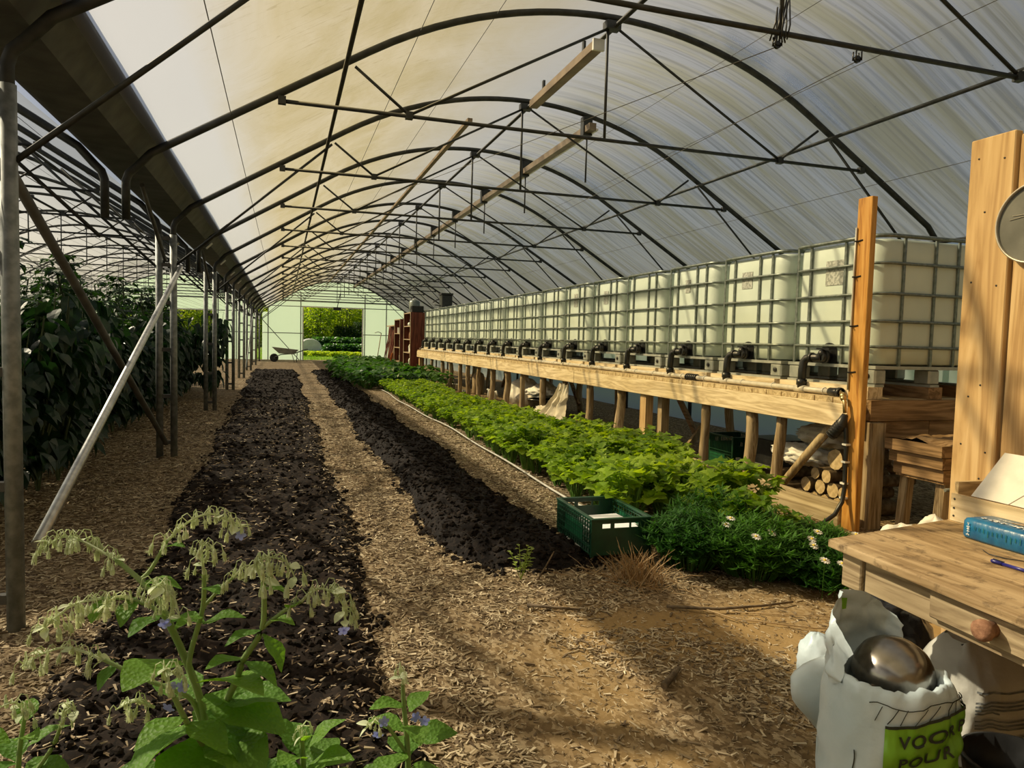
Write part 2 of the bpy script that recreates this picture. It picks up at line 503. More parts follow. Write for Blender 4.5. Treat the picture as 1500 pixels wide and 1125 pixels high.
M['foam'] = pmat('white_board', (.86, .86, .84), (.93, .93, .91), 20, .6, 0, .05)
M['card'] = pmat('grey_white_card', (.60, .59, .57), (.68, .67, .65), 20, .7, 0, .05)
M['sack'] = pmat('white_sack_film', (.48, .59, .64), (.64, .73, .77), 5, .32, 0, .25, bscale=14, bdist=.02)
M['sackgreen'] = pmat('sack_green_print', (.16, .38, .02), (.22, .47, .03), 6, .35, 0, .1)
M['ink'] = pmat('dark_print', (.012, .02, .015), (.03, .04, .03), 30, .5, 0, 0)
M['paper'] = pmat('pale_paper_sack', (.46, .45, .40), (.58, .57, .51), 7, .6, 0, .35, bscale=11, bdist=.02)
M['cloth'] = pmat('dusty_fleece', (.52, .47, .38), (.72, .68, .58), 6, .85, 0, .35, bscale=18, bdist=.02)
M['whitecloth'] = pmat('white_cloth', (.66, .66, .63), (.80, .80, .77), 6, .75, 0, .3, bscale=16, bdist=.02)
M['bin'] = pmat('black_bag_film', (.008, .008, .009), (.02, .02, .022), 8, .25, 0, .3, bscale=14, bdist=.02)
M['chrome'] = pmat('brushed_bowl_steel', (.24, .22, .19), (.32, .30, .27), 30, .24, 1.0, .03)
M['crate'] = pmat('dark_green_crate_plastic', (.005, .036, .018), (.009, .058, .028), 14, .38, 0, .03)
M['crate2'] = pmat('green_crate_panel', (.008, .085, .036), (.014, .13, .055), 14, .38, 0, .03)
M['blue'] = pmat('blue_pack_film', (.008, .085, .22), (.014, .15, .32), 7, .28, 0, .15, stretch=(3, 3, .6), bscale=20, bdist=.01)
M['penblue'] = pmat('pen_blue', (.012, .012, .14), (.02, .02, .20), 10, .3, 0, 0)
M['print'] = pmat('white_print', (.72, .76, .80), (.85, .88, .90), 30, .5, 0, 0)
M['greyprint'] = pmat('grey_print', (.10, .11, .11), (.18, .19, .19), 30, .5, 0, 0)
M['sieve'] = pmat('sieve_mesh_grey', (.10, .105, .10), (.15, .155, .15), 9, .5, .3, .05)
M['rim'] = pmat('sieve_rim', (.42, .40, .36), (.55, .53, .49), 12, .4, .5, .03)
M['barrow'] = pmat('wheelbarrow_tray', (.20, .22, .20), (.30, .32, .29), 8, .5, .3, .05)
M['rubber'] = pmat('rubber', (.012, .012, .012), (.03, .03, .03), 20, .8, 0, .1)
M['clay'] = pmat('rust_drawer_pull', (.20, .09, .045), (.33, .17, .09), 60, .85, 0, .4)
M['dgreen'] = pmat('dark_green_sheet', (.008, .06, .02), (.015, .10, .035), 8, .5, 0, .1)
M['redpole'] = pmat('red_brown_pole', (.13, .03, .02), (.22, .06, .04), 9, .6, 0, .1)
M['orangep'] = pmat('orange_plastic', (.55, .13, .02), (.7, .2, .04), 9, .5, 0, .05)
M['cloche'] = pmat('fleece_cloche', (.72, .70, .62), (.84, .82, .75), 3, .8, 0, .1)

# plants
M['celery'] = leafmat('celery_leaf', (.08, .18, .012), (.30, .44, .03), .45, .38, (1.6, 1.55, .55))
M['celerystem'] = leafmat('celery_stem', (.12, .26, .04), (.22, .38, .08), .2, .5)
M['squash'] = leafmat('dark_bed_leaf', (.03, .10, .022), (.085, .20, .035), .35, .42)
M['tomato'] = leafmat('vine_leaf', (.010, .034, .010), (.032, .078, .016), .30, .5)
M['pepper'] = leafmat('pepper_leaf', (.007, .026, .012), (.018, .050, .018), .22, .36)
M['vinestem'] = pmat('vine_stem', (.05, .07, .025), (.09, .12, .045), 12, .7, 0, .1)
M['borage'] = leafmat('borage_leaf', (.09, .22, .035), (.19, .36, .05), .48, .55, (1.7, 1.7, .5), rug=90)
M['boragestem'] = leafmat('borage_stem', (.22, .32, .11), (.30, .40, .16), .2, .6)
M['bud'] = leafmat('borage_bud', (.52, .60, .38), (.78, .83, .60), .3, .8, (1.2, 1.2, .9))
M['petal'] = leafmat('blue_petal', (.25, .30, .75), (.40, .45, .85), .4, .6, (1, 1, 1.1))
M['dill'] = leafmat('feathery_leaf', (.020, .085, .012), (.075, .20, .022), .35, .5)
M['daisy'] = leafmat('daisy_petal', (.80, .80, .76), (.90, .90, .86), .3, .6, (1, 1, 1))
M['yellow'] = pmat('daisy_eye', (.65, .45, .03), (.8, .6, .06), 40, .7, 0, 0)
M['straw'] = leafmat('dry_straw', (.36, .22, .09), (.60, .45, .24), .25, .7, (1.1, 1, .8))
M['weed'] = leafmat('pale_weed', (.22, .33, .06), (.36, .42, .10), .4, .5)
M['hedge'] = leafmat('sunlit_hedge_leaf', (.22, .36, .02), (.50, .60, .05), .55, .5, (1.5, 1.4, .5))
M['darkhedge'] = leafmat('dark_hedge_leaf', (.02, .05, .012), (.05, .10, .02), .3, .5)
M['grass'] = leafmat('grass_blade', (.10, .22, .02), (.22, .36, .04), .45, .5)

# ground
def ground_material(name, stops, sc=60.0, bump=.6, big=None, rough=.9, bdist=.02, stretch=(1, 1, 1)):
    m, N, L, B = new_mat(name)
    co = coords(N, L, 'Object', stretch)
    v = N.new('ShaderNodeTexVoronoi'); v.inputs['Scale'].default_value = sc; v.feature = 'F1'
    nd = N.new('ShaderNodeTexNoise'); nd.inputs['Scale'].default_value = sc * .5; nd.inputs['Detail'].default_value = 6
    L.new(co, nd.inputs['Vector'])
    mx = N.new('ShaderNodeMix'); mx.data_type = 'RGBA'; mx.blend_type = 'LINEAR_LIGHT'; mx.inputs[0].default_value = .035
    L.new(co, mx.inputs[6]); L.new(nd.outputs['Color'], mx.inputs[7])
    L.new(mx.outputs[2], v.inputs['Vector'])
    sp = N.new('ShaderNodeSeparateColor'); L.new(v.outputs['Color'], sp.inputs[0])
    r = ramp(N, stops); L.new(sp.outputs[0], r.inputs[0])
    out = r.outputs[0]
    n2 = N.new('ShaderNodeTexNoise'); n2.inputs['Scale'].default_value = 2.2; n2.inputs['Detail'].default_value = 7; n2.inputs['Roughness'].default_value = .65
    L.new(co, n2.inputs['Vector'])
    if big:
        br = ramp(N, [(.40, (0, 0, 0)), (.62, (1, 1, 1))]); L.new(n2.outputs['Fac'], br.inputs[0])
        m2 = N.new('ShaderNodeMix'); m2.data_type = 'RGBA'
        ml = N.new('ShaderNodeMath'); ml.operation = 'MULTIPLY'; ml.inputs[1].default_value = big[1]
        L.new(br.outputs[0], ml.inputs[0]); L.new(ml.outputs[0], m2.inputs[0]); L.new(out, m2.inputs[6]); m2.inputs[7].default_value = (*big[0], 1)
        out = m2.outputs[2]
    L.new(out, B.inputs['Base Color']); B.inputs['Roughness'].default_value = rough; B.inputs['Specular IOR Level'].default_value = .2
    b = N.new('ShaderNodeBump'); b.inputs['Strength'].default_value = bump; b.inputs['Distance'].default_value = bdist
    L.new(sp.outputs[1], b.inputs['Height']); L.new(b.outputs[0], B.inputs['Normal'])
    return m
M['floor'] = ground_material('chip_strewn_earth', [(0, (.035, .022, .012)), (.3, (.10, .066, .036)), (.65, (.25, .185, .105)), (1, (.46, .37, .235))], 55, .7, ((.19, .125, .058), .5), stretch=(1, .6, 1))
# bare, trodden ochre earth where the mulch has worn away by the table
_fm = M['floor']; _N = _fm.node_tree.nodes; _L = _fm.node_tree.links; _B = _N['Principled BSDF']
_src = _B.inputs['Base Color'].links[0].from_socket
_g = _N.new('ShaderNodeNewGeometry'); _s = _N.new('ShaderNodeSeparateXYZ'); _L.new(_g.outputs['Position'], _s.inputs[0])
_n = _N.new('ShaderNodeTexNoise'); _n.inputs['Scale'].default_value = 1.6; _n.inputs['Detail'].default_value = 6; _L.new(_g.outputs['Position'], _n.inputs['Vector'])
def _mr(sock, a, b, c, d):
    k = _N.new('ShaderNodeMapRange'); _L.new(sock, k.inputs[0])
    for i, q in enumerate((a, b, c, d)): k.inputs[i + 1].default_value = q
    return k.outputs[0]
def _mu(a, b):
    k = _N.new('ShaderNodeMath'); k.operation = 'MULTIPLY'; _L.new(a, k.inputs[0]); _L.new(b, k.inputs[1]); return k.outputs[0]
_mask = _mu(_mu(_mr(_s.outputs[0], .7, 1.3, 0, 1), _mr(_s.outputs[1], 3.5, 3.0, 0, 1)), _mr(_n.outputs['Fac'], .38, .55, .15, .9))
_x = _N.new('ShaderNodeMix'); _x.data_type = 'RGBA'; _L.new(_mask, _x.inputs[0]); _L.new(_src, _x.inputs[6]); _x.inputs[7].default_value = (.33, .215, .085, 1)
_L.new(_x.outputs[2], _B.inputs['Base Color'])
M['soil'] = ground_material('dark_compost', [(0, (.004, .003, .002)), (.5, (.012, .008, .006)), (.9, (.026, .017, .011)), (1, (.07, .05, .032))], 48, .9, ((.018, .009, .005), .5), bdist=.03)
M['soil2'] = ground_material('black_compost', [(0, (.004, .003, .003)), (.6, (.012, .009, .008)), (1, (.028, .021, .017))], 48, .9, None, bdist=.03)
M['clod'] = pmat('soil_clod', (.006, .0045, .0035), (.022, .015, .010), 40, .95, 0, .5, island=.4, spec=.15)
def chip_material(name, a, b, c):
    m, N, L, B = new_mat(name)
    g = N.new('ShaderNodeNewGeometry')
    r = ramp(N, [(0, a), (.5, b), (1, c)]); L.new(g.outputs['Random Per Island'], r.inputs[0])
    L.new(r.outputs[0], B.inputs['Base Color']); B.inputs['Roughness'].default_value = .8; B.inputs['Specular IOR Level'].default_value = .25
    return m
M['chip'] = chip_material('wood_chip', (.09, .060, .034), (.33, .25, .145), (.66, .56, .38))
M['chip2'] = chip_material('pale_wood_chip', (.12, .08, .045), (.30, .22, .13), (.66, .56, .40))
M['lawn'] = ground_material('outdoor_grass', [(0, (.06, .12, .012)), (.5, (.13, .22, .02)), (1, (.24, .30, .04))], 14, .5, ((.16, .15, .05), .5))
# ------------------------------------------------------------------ the tunnel: two spans side by side
RX = 2.81                 # ridge of the main span
LX = -5.19                # ridge of the neighbouring span
HALF = 3.93               # ridge to post
Y0, Y1, BAY = -3.6, 39.6, 2.4
ARCH_Y = [Y0 + BAY * i for i in range(19)]
def arch_z(dx):
    a = abs(dx)
    if a < 2.15: return 4.24 - (4.15 - math.sqrt(4.15 ** 2 - a * a))
    return 4.24 - (4.15 - math.sqrt(4.15 ** 2 - 2.15 ** 2)) - (a - 2.15) * .606

# floor -----------------------------------------------------------
def axis_pts(segs):
    out = [segs[0][0]]
    for a, b, st in segs:
        n = max(1, int(round((b - a) / st)))
        out += [a + (b - a) * (i + 1) / n for i in range(n)]
    return out
fx = axis_pts([(-9.3, -2.0, .9), (-2.0, 4.4, .06), (4.4, 7.0, .5)])
fy = axis_pts([(-5, 1.2, .5), (1.2, 7.5, .06), (7.5, 16, .14), (16, 40, .5)])
V = np.array([(x, y, 0.0) for y in fy for x in fx])
for i in range(len(V)):
    x, y = V[i, 0], V[i, 1]
    if -2.1 < x < 4.5 and y < 16:
        V[i, 2] = .030 * fbm(x * 1.3, y * 1.3, 0, 3) + .010 * fbm(x * 9, y * 9, 4, 2) - .012
        if x > 3.7: V[i, 2] *= .3
w = len(fx)
F = np.array([(j*w+i, j*w+i+1, (j+1)*w+i+1, (j+1)*w+i) for j in range(len(fy)-1) for i in range(w-1)])
floor = part('floor', arr_mesh('floor', V, F, M['floor'], True))
tag(floor, 'earth floor strewn with pale wood chips', None, kind='structure')
def floor_z(x, y):
    if -2.1 < x < 4.5 and y < 16:
        z = .030 * fbm(x * 1.3, y * 1.3, 0, 3) + .010 * fbm(x * 9, y * 9, 4, 2) - .012
        return z * .3 if x > 3.7 else z
    return 0.0

# land outside, rising gently behind the far end
g = MB()
g.grid(lambda u, v: (-70 + 150 * u, 39.55 + 60 * v, -.02 + 60 * v * .03 + .08 * fbm(u * 60, v * 30)), 40, 24)
tag(part('ground_outside', g.mesh('ground_outside', M['lawn'])), 'rough grass rising beyond the far doorway', None, kind='structure')
g = MB()
g.add([(-70, -40, -.06), (-9.3, -40, -.06), (-9.3, 39.55, -.06), (-70, 39.55, -.06)], [(0, 1, 2, 3)])
g.add([(7.0, -40, -.06), (80, -40, -.06), (80, 39.55, -.06), (7.0, 39.55, -.06)], [(0, 1, 2, 3)])
g.add([(-9.3, -40, -.06), (7.0, -40, -.06), (7.0, -5, -.06), (-9.3, -5, -.06)], [(0, 1, 2, 3)])
tag(part('ground_around', g.mesh('ground_around', M['lawn'])), 'rough grass around the tunnel', None, kind='structure')

# film roofs ------------------------------------------------------
def roof(cx, x0, x1, name, label):
    b = MB()
    xs = [x0 + (x1 - x0) * i / 36 for i in range(37)]
    ys = [Y0 + (Y1 - Y0) * i / 108 for i in range(109)]
    vs = []
    for y in ys:
        s = math.sin(PI * ((y - Y0) / BAY % 1.0)) ** 2
        for x in xs: vs.append((cx + x, y, arch_z(x) + .036 - .025 * s))
    n = len(xs)
    b.add(vs, [(j*n+i, j*n+i+1, (j+1)*n+i+1, (j+1)*n+i) for j in range(108) for i in range(36)], True)
    return tag(part(name, b.mesh(name, M['film'])), label, None, kind='structure')
roof(RX, -3.72, 4.04, 'ceiling', 'milky film roof stained with algae and run-off streaks')
roof(LX, -4.04, 3.72, 'ceiling.001', 'milky film roof of the neighbouring span')

# side walls
def sidewall(x, name):
    b = MB(); b.add([(x, Y0, 0), (x, Y1, 0), (x, Y1, 2.42), (x, Y0, 2.42)], [(0, 1, 2, 3)])
    return tag(part(name, b.mesh(name, M['sidefilm'])), 'pale green film side wall', None, kind='structure')
sidewall(6.86, 'wall_right'); sidewall(-9.24, 'wall_left')

# end walls ---------------------------------------------------------
def prism_panel(x0, x1, z0, z1, cx, y, t=.02, top_arch=False, n=14):
    """upright panel; the top may follow the roof"""
    b = MB()
    xs = [x0 + (x1 - x0) * i / n for i in range(n + 1)]
    tops = [(min(z1, arch_z(x - cx) + .02) if top_arch else z1) for x in xs]
    vs = []
    for yy in (y, y + t):
        vs += [(x, yy, z0) for x in xs] + [(x, yy, max(tp, z0 + .001)) for x, tp in zip(xs, tops)]
    m = n + 1; fs = []
    for i in range(n):
        fs.append((i, i+1, m+i+1, m+i)); o = 2 * m
        fs.append((o+i, o+m+i, o+m+i+1, o+i+1))
        fs.append((m+i, m+i+1, o+m+i+1, o+m+i)); fs.append((i, o+i, o+i+1, i+1))
    fs.append((0, m, 3*m, 2*m)); fs.append((n, 2*m+n, 3*m+n, m+n))
    b.add(vs, fs); return b.mesh('panel', M['wallfilm'])
def end_wall(cx, d0, d1, dz, name, y):
    root = tag(bpy.data.objects.new(name, None), 'pale green film end wall with steel rails', None, kind='structure'); link(root)
    e = 3.86
    for a, c in ((cx - e, cx - e + .28), (cx - e + .30, d0 - .12), (d0 - .10, d0)):
        part('panel', prism_panel(a, c, 0, 2.5 if a < cx - e + .2 else dz - .02, cx, y, top_arch=True), root)
    mid = (d1 + cx + e) / 2
    for a, c in ((d1, d1 + .10), (d1 + .12, mid - .01), (mid + .01, cx + e - .3), (cx + e - .28, cx + e)):
        part('panel', prism_panel(a, c, 0, 2.5 if c > cx + e - .1 else dz - .02, cx, y, top_arch=True), root)
    zs = [dz, 3.12, 3.42, 3.72, 4.3]
    for i in range(4):
        hw = min(e, 2.15 + (3.6 - zs[i]) / .606) if zs[i] < 3.6 else math.sqrt(max(.05, 4.15 ** 2 - (4.15 - (4.24 - zs[i])) ** 2))
        part('panel', prism_panel(cx - hw, cx + hw, zs[i] + .012, zs[i+1], cx, y, top_arch=True, n=24), root)
    for z in (dz, 3.12, 3.42, 3.72):
        hw = min(e, 2.15 + (3.6 - z) / .606) if z < 3.6 else math.sqrt(max(.05, 4.15 ** 2 - (4.15 - (4.24 - z)) ** 2))
        part('rail', MB().tube([(cx - hw, y - .03, z), (cx + hw, y - .03, z)], .022, 6).mesh('rail', M['galv']), root)
    for a, c in ((cx - e, d0), (d1, cx + e)):
        part('rail', MB().tube([(a, y - .03, 1.42), (c, y - .03, 1.42)], .022, 6).mesh('rail', M['galv']), root)
    for x in (d0 - .11, d1 + .11, mid, cx - e + .29, cx + e - .29):
        part('stud', MB().beam((x, y - .03, 0), (x, y - .03, min(arch_z(x - cx), 3.6)), .05, .05).mesh('stud', M['galv']), root)
    return root
end_wall(RX, .99, 4.12, 2.84, 'wall_back', Y1)
end_wall(LX, -7.6, -3.3, 2.5, 'wall_back.001', Y1)
wf = tag(bpy.data.objects.new('wall_front', None), 'unseen end wall boarded opaque to block light from behind', None, kind='structure'); link(wf)  # unseen wall; boards made opaque to cut the light behind the camera
for k in range(40):
    x = -9.1 + .4 * k; cx = RX if x > -1.2 else LX
    part('board', MB().box((x, Y0 - .06, 0), (x + .39, Y0 - .03, max(2.5, arch_z(min(3.9, max(-3.9, x + .2 - cx))) - .02))).mesh('board', M['oldz']), wf)
for (a, c, dz, nm) in ((.99, 4.12, 2.84, 'door_1'), (-7.6, -3.3, 2.5, 'door_2')):
    b = MB()
    b.beam((a, Y1 - .06, 0), (a, Y1 - .06, dz), .06, .06); b.beam((c, Y1 - .06, 0), (c, Y1 - .06, dz), .06, .06)
    b.beam((a - .03, Y1 - .06, dz), (c + .03, Y1 - .06, dz), .07, .06)
    d = tag(part(nm, b.mesh(nm, M['plate'])), 'pale metal frame around the open end doorway', None, kind='structure')
    if nm == 'door_1':
        part('door_motor', MB().box((2.55, Y1 - .22, 2.70), (2.95, Y1 - .1, 2.86)).mesh('door_motor', M['black']), d)
        part('motor_rod', MB().tube([(2.75, Y1 - .16, 2.86), (2.9, Y1 - .16, 3.6)], .02, 6).mesh('motor_rod', M['hoop']), d)

# arches -----------------------------------------------------------
def make_arch(left_knee, label, group):
    t = thing('roof_arch', label, 'roof arch', group=group)
    pts = [(-3.93, 0, 2.16), (-3.93, 0, 2.44), (-3.91, 0, 2.50), (-3.86, 0, 2.55), (-3.76, 0, arch_z(3.76))]
    pts += [(-3.6 + 7.2 * i / 40, 0, arch_z(-3.6 + 7.2 * i / 40)) for i in range(41)]
    pts += [(-x, y, z) for x, y, z in pts[:5][::-1]]
    part('hoop', MB().tube(pts, .030, 8).mesh('hoop', M['hoop']), t)
    part('tie_bar', MB().tube([(-2.83, 0, 3.16), (2.83, 0, 3.16)], .0165, 8).mesh('tie_bar', M['hoop']), t)
    part('king_post', MB().tube([(-.06, 0, 4.2), (-.06, 0, 3.16)], .014, 6).mesh('king_post', M['hoop']), t)
    st = [((-2.27, 0, 3.50), (-1.83, 0, 3.17)), ((-1.83, 0, 3.17), (0, 0, 4.17)), ((0, 0, 4.17), (1.83, 0, 3.17)), ((1.83, 0, 3.17), (2.27, 0, 3.50))]
    for a, c in st:
        part('web_strut', MB().tube([a, c], .013, 6).mesh('web_strut', M['hoop']), t)
    part('knee_brace', MB().tube([(2.42, 0, 3.42), (3.90, 0, 2.02)], .014, 6).mesh('knee_brace', M['hoop']), t)
    if left_knee:
        part('knee_brace', MB().tube([(-2.3, 0, 3.48), (-3.93, 0, 2.02)], .014, 6).mesh('knee_brace', M['hoop']), t)
    for x in (-2.83, 2.83, -1.83, 1.83):
        part('clamp', MB().box((x - .03, -.024, 3.135), (x + .03, .024, 3.195)).mesh('clamp', M['hoop']), t)
    b = MB().box((-.09, -.045, 4.13), (.05, .045, 4.20)); part('ridge_clamp', b.mesh('ridge_clamp', M['hoop']), t)
    return t
aA = make_arch(True, 'dark steel hoop and truss arch under the main roof, standing on paired posts', 'main roof arches on posts')
aB = make_arch(False, 'dark steel hoop and truss arch under the main roof, hung from the gutter between posts', 'main roof arches between posts')
used = {0: False, 1: False}
for i, y in enumerate(ARCH_Y):
    on_post = (i % 2 == 1)
    src = aA if on_post else aB
    nth = ORD[len(ARCH_Y) - 1 - i]
    lab = f'dark steel hoop and truss arch of the main roof, {nth} from the far end wall'
    if abs(y - 3.6) < .01: lab = 'dark steel hoop and truss arch of the main roof carrying the pulleys and knotted cord'
    if not used[int(on_post)]:
        used[int(on_post)] = True; src.location = (RX, y, 0); src['label'] = lab
    else:
        copy_tree(src, (RX, y, 0), label=lab)
    if y > 1:
        copy_tree(src, (LX, y, 0), label=f'dark steel hoop and truss arch above the vines, {nth} from the far end wall',
                  group='neighbouring arches on posts' if on_post else 'neighbouring arches between posts')
POST_Y = [y for i, y in enumerate(ARCH_Y) if i % 2 == 1]

# paired posts under the valley gutter
def make_posts(tall):
    t = thing('valley_post', 'pair of galvanised round posts bolted together under the valley gutter', 'post', group='paired posts under the gutter')
    for x in (-.07, .07):
        part('post', MB().tube([(x, 0, -.03), (x, 0, 2.36)], .036, 12).mesh('post', M['galv']), t)
    for z in (.12, .62, 1.12, 1.62, 2.02, 2.3):
        part('clamp', MB().box((-.06, -.02, z), (.06, .02, z + .04)).mesh('clamp', M['gutter']), t)
    return t
p0 = make_posts(True)
for i, y in enumerate(POST_Y):
    lab = f'pair of galvanised round posts under the valley gutter, {ORD[len(POST_Y) - 1 - i]} from the far end wall'
    if abs(y - 3.6) < .01: lab = 'pair of galvanised posts where the bright long brace starts low and the dark one high'
    if abs(y - 8.4) < .01: lab = 'pair of galvanised posts where the bright and the dark long brace both end'
    if i == 0: p0.location = (-1.19, y, 0); p0['label'] = lab
    else: copy_tree(p0, (-1.19, y, 0), label=lab)
for y in ARCH_Y:
    o = part('wall_post', MB().tube([(0, 0, -.02), (0, 0, 2.36)], .034, 8).mesh('wall_post', M['gutter']))
    o.location = (6.74, y, 0); tag(o, 'dark steel post against the right side wall behind the tanks', 'post', 'side wall posts')
for y in ARCH_Y[3:]:
    o = part('wall_post', MB().tube([(0, 0, -.02), (0, 0, 2.36)], .034, 8).mesh('wall_post', M['gutter']))
    o.location = (-9.12, y, 0); tag(o, 'dark steel post against the far side wall behind the vines', 'post', 'far side wall posts')

# valley gutter
t = thing('valley_gutter', 'wide dark folded steel gutter between the two roof spans', 'gutter', (-1.19, 0, 0))
prof = [(-.31, 2.80), (-.24, 2.80), (-.13, 2.66), (.13, 2.66), (.24, 2.80), (.31, 2.80), (.31, 2.775), (.25, 2.775), (.14, 2.635), (-.14, 2.635), (-.25, 2.775), (-.31, 2.775)]
b = MB(); n = len(prof)
b.add([(x, y, z) for y in (Y0, Y1 - .06) for x, z in prof], [(i, (i+1) % n, n + (i+1) % n, n + i) for i in range(n)] + [tuple(range(n))[::-1], tuple(range(n, 2*n))])
part('trough', b.mesh('trough', M['gutter']), t)
me = MB().beam((.16, 0, 2.50), (.24, 0, 2.58), .012, .10, up=(0, 1, 0)).mesh('bracket_plate', M['plate'])
for y in ARCH_Y[6:-1]:
    part('bracket_plate', me, t, (0, y + .06, 0)); part('bracket_plate', me, t, (-.40, y + .06, 0))
# purlins and film wires
def line(name, label, cat, a, c, r, mat, group=None, n=6):
    o = part(name, MB().tube([a, c], r, n).mesh(name, mat)); return tag(o, label, cat, group)
for cx, w_, lab in ((RX, 'main', 'the main roof'), (LX, 'side', 'the neighbouring roof')):
    line('purlin', f'dark steel purlin along the ridge of {lab}', 'purlin', (cx, Y0, 4.155), (cx, Y1 - .05, 4.155), .022, M['hoop'])
    for s in (-1, 1):
        line('purlin', f'dark steel purlin along the {"left" if s < 0 else "right"} slope of {lab}', 'purlin', (cx + s * 2.36, Y0, 3.415), (cx + s * 2.36, Y1 - .05, 3.415), .019, M['hoop'])
    for dx in (-3.2, -1.75, -1.1, 1.2, 1.9, 3.1):
        line('support_wire', f'thin wire stretched lengthwise under {lab}', 'wire', (cx + dx, Y0, arch_z(dx) + .0), (cx + dx, Y1 - .05, arch_z(dx) + .0), .0032, M['wire'], f'wires under {lab}', 4)
line('purlin', 'dark steel eaves tube along the top of the right side wall', 'purlin', (6.69, Y0, 2.50), (6.69, Y1 - .05, 2.50), .02, M['hoop'])
for k in range(26):      # crop wires of the neighbouring span
    x = -8.6 + k * .28
    line('crop_wire', 'thin crop wire running lengthwise above the vines', 'wire', (x, 4.2, 2.30 + .02 * (k % 3)), (x, 39, 2.30 + .02 * (k % 3)), .003, M['wire'], 'crop wires above the vines', 4)

# ridge ventilator: drive rail, hangers and racks
t = thing('vent_rail', 'brown and white ventilator drive rail with hanging racks below the ridge', 'vent rail', (3.60, 8.2, 3.97))
part('rail_body', MB().box((-.045, 0, -.03), (.045, 31.0, .05)).mesh('rail_body', M['rail']), t)
part('white_edge', MB().box((.046, 0, -.035), (.075, 31.0, -.012)).mesh('white_edge', M['railw']), t)
for k in range(13):
    y = .2 + 2.4 * k
    part('hanger', MB().box((-.06, y - .05, -.06), (.06, y + .05, .17)).mesh('hanger', M['hoop']), t)
    part('rack', MB().tube([(.03, y + .05, -.04), (.03, y + .05, -.62)], .012, 6).mesh('rack', M['hoop']), t)
t = thing('ridge_batten', 'short tan box rail hung under the ridge between two arches', 'vent rail', (2.70, 6.1, 4.02))
part('batten', bevel_mesh(MB().box((-.05, 0, -.045), (.05, 1.75, .045)).mesh('batten', M['rail']), .008), t)
part('end_cap', MB().box((-.055, -.03, -.05), (.055, -.001, .05)).mesh('end_cap', M['plate']), t)
part('strap', MB().box((-.012, .3, .045), (.012, .34, .16)).mesh('strap', M['hoop']), t)
part('strap', MB().box((-.012, 1.4, .045), (.012, 1.44, .16)).mesh('strap', M['hoop']), t)
t = thing('ridge_batten', 'long thin tan batten under the left of the ridge, running to the far end', 'vent rail', (2.15, 8.6, 4.0))
part('batten', MB().box((-.03, 0, -.02), (.03, 30.0, .02)).mesh('batten', M['rail']), t)

# wind bracing by the posts
line('cross_brace', 'bright galvanised brace rising from the first post foot to the second post', 'brace', (-1.052, 3.66, .36), (-1.052, 8.42, 2.02), .026, M['brace'], n=10)
line('cross_brace', 'dark steel brace falling from the first post to the second post foot', 'brace', (-1.19, 3.72, 2.10), (-1.19, 8.34, .14), .026, M['gutter'], n=10)
line('cross_brace', 'short dark brace from the second post up to the gutter', 'brace', (-1.19, 8.34, 2.08), (-1.19, 7.05, 2.61), .02, M['gutter'], n=8)
line('cross_brace', 'short dark brace from the third post up to the gutter', 'brace', (-1.19, 13.14, 2.08), (-1.19, 11.9, 2.61), .02, M['gutter'], n=8)
line('cross_brace', 'thin brace in the far left corner falling to the end wall foot', 'brace', (-1.05, 39.48, 2.1), (.8, 39.48, 0.01), .018, M['hoop'])
line('cross_brace', 'thin wind brace in the far left corner rising to the roof', 'brace', (-1.06, 39.48, 2.12), (.5, 39.48, 3.4), .018, M['hoop'])
line('cross_brace', 'galvanised brace between far posts beside the vines', 'brace', (-1.06, 22.8, .3), (-1.06, 27.6, 2.0), .02, M['galv'])

# pulleys and cord on the nearest tie bar
def pulley(x, label):
    t = thing('pulley', label, 'pulley', (x, 3.6, 3.135))
    b = MB()
    for k in (-1, 1): b.tube([(-.02, k * .012, 0), (-.022, k * .012, -.05), (.022, k * .012, -.05), (.02, k * .012, 0)], .005, 6)
    part('bracket', b.mesh('bracket', M['black']), t)
    part('wheel', MB().lathe([(.022, -.008), (.015, 0), (.022, .008)], 14, (0, 0, -.045), Matrix.Rotation(PI/2, 3, 'X')).mesh('wheel', M['black']), t)
    return t
pulley(2.73, 'small black pulley tied to the nearest tie bar by a bundle of cord')
pulley(3.31, 'small black pulley bolted alone to the nearest tie bar')
b = MB()
for k in range(5):
    b.tube([(2.70 + .02 * k, 3.6 + .03 * math.cos(k), 3.12), (2.69 + .025 * k, 3.57, 3.2), (2.72 + .02 * k, 3.6, 3.30 + .02 * k), (2.75 + .01 * k, 3.64, 3.2), (2.72 + .02 * k, 3.62, 3.12)], .005, 5)
tag(part('cord_bundle', b.mesh('cord_bundle', M['black'])), 'bundle of dark cord knotted round the nearest tie bar', 'cord')
line('thin_cord', 'thin cord running from the knotted pulley down the tunnel', 'cord', (2.73, 3.6, 3.08), (.4, 14, 3.35), .003, M['wire'], n=4)
line('thin_cord', 'thin cord running from the lone pulley down the tunnel', 'cord', (3.31, 3.6, 3.08), (4.3, 20, 3.2), .003, M['wire'], n=4)
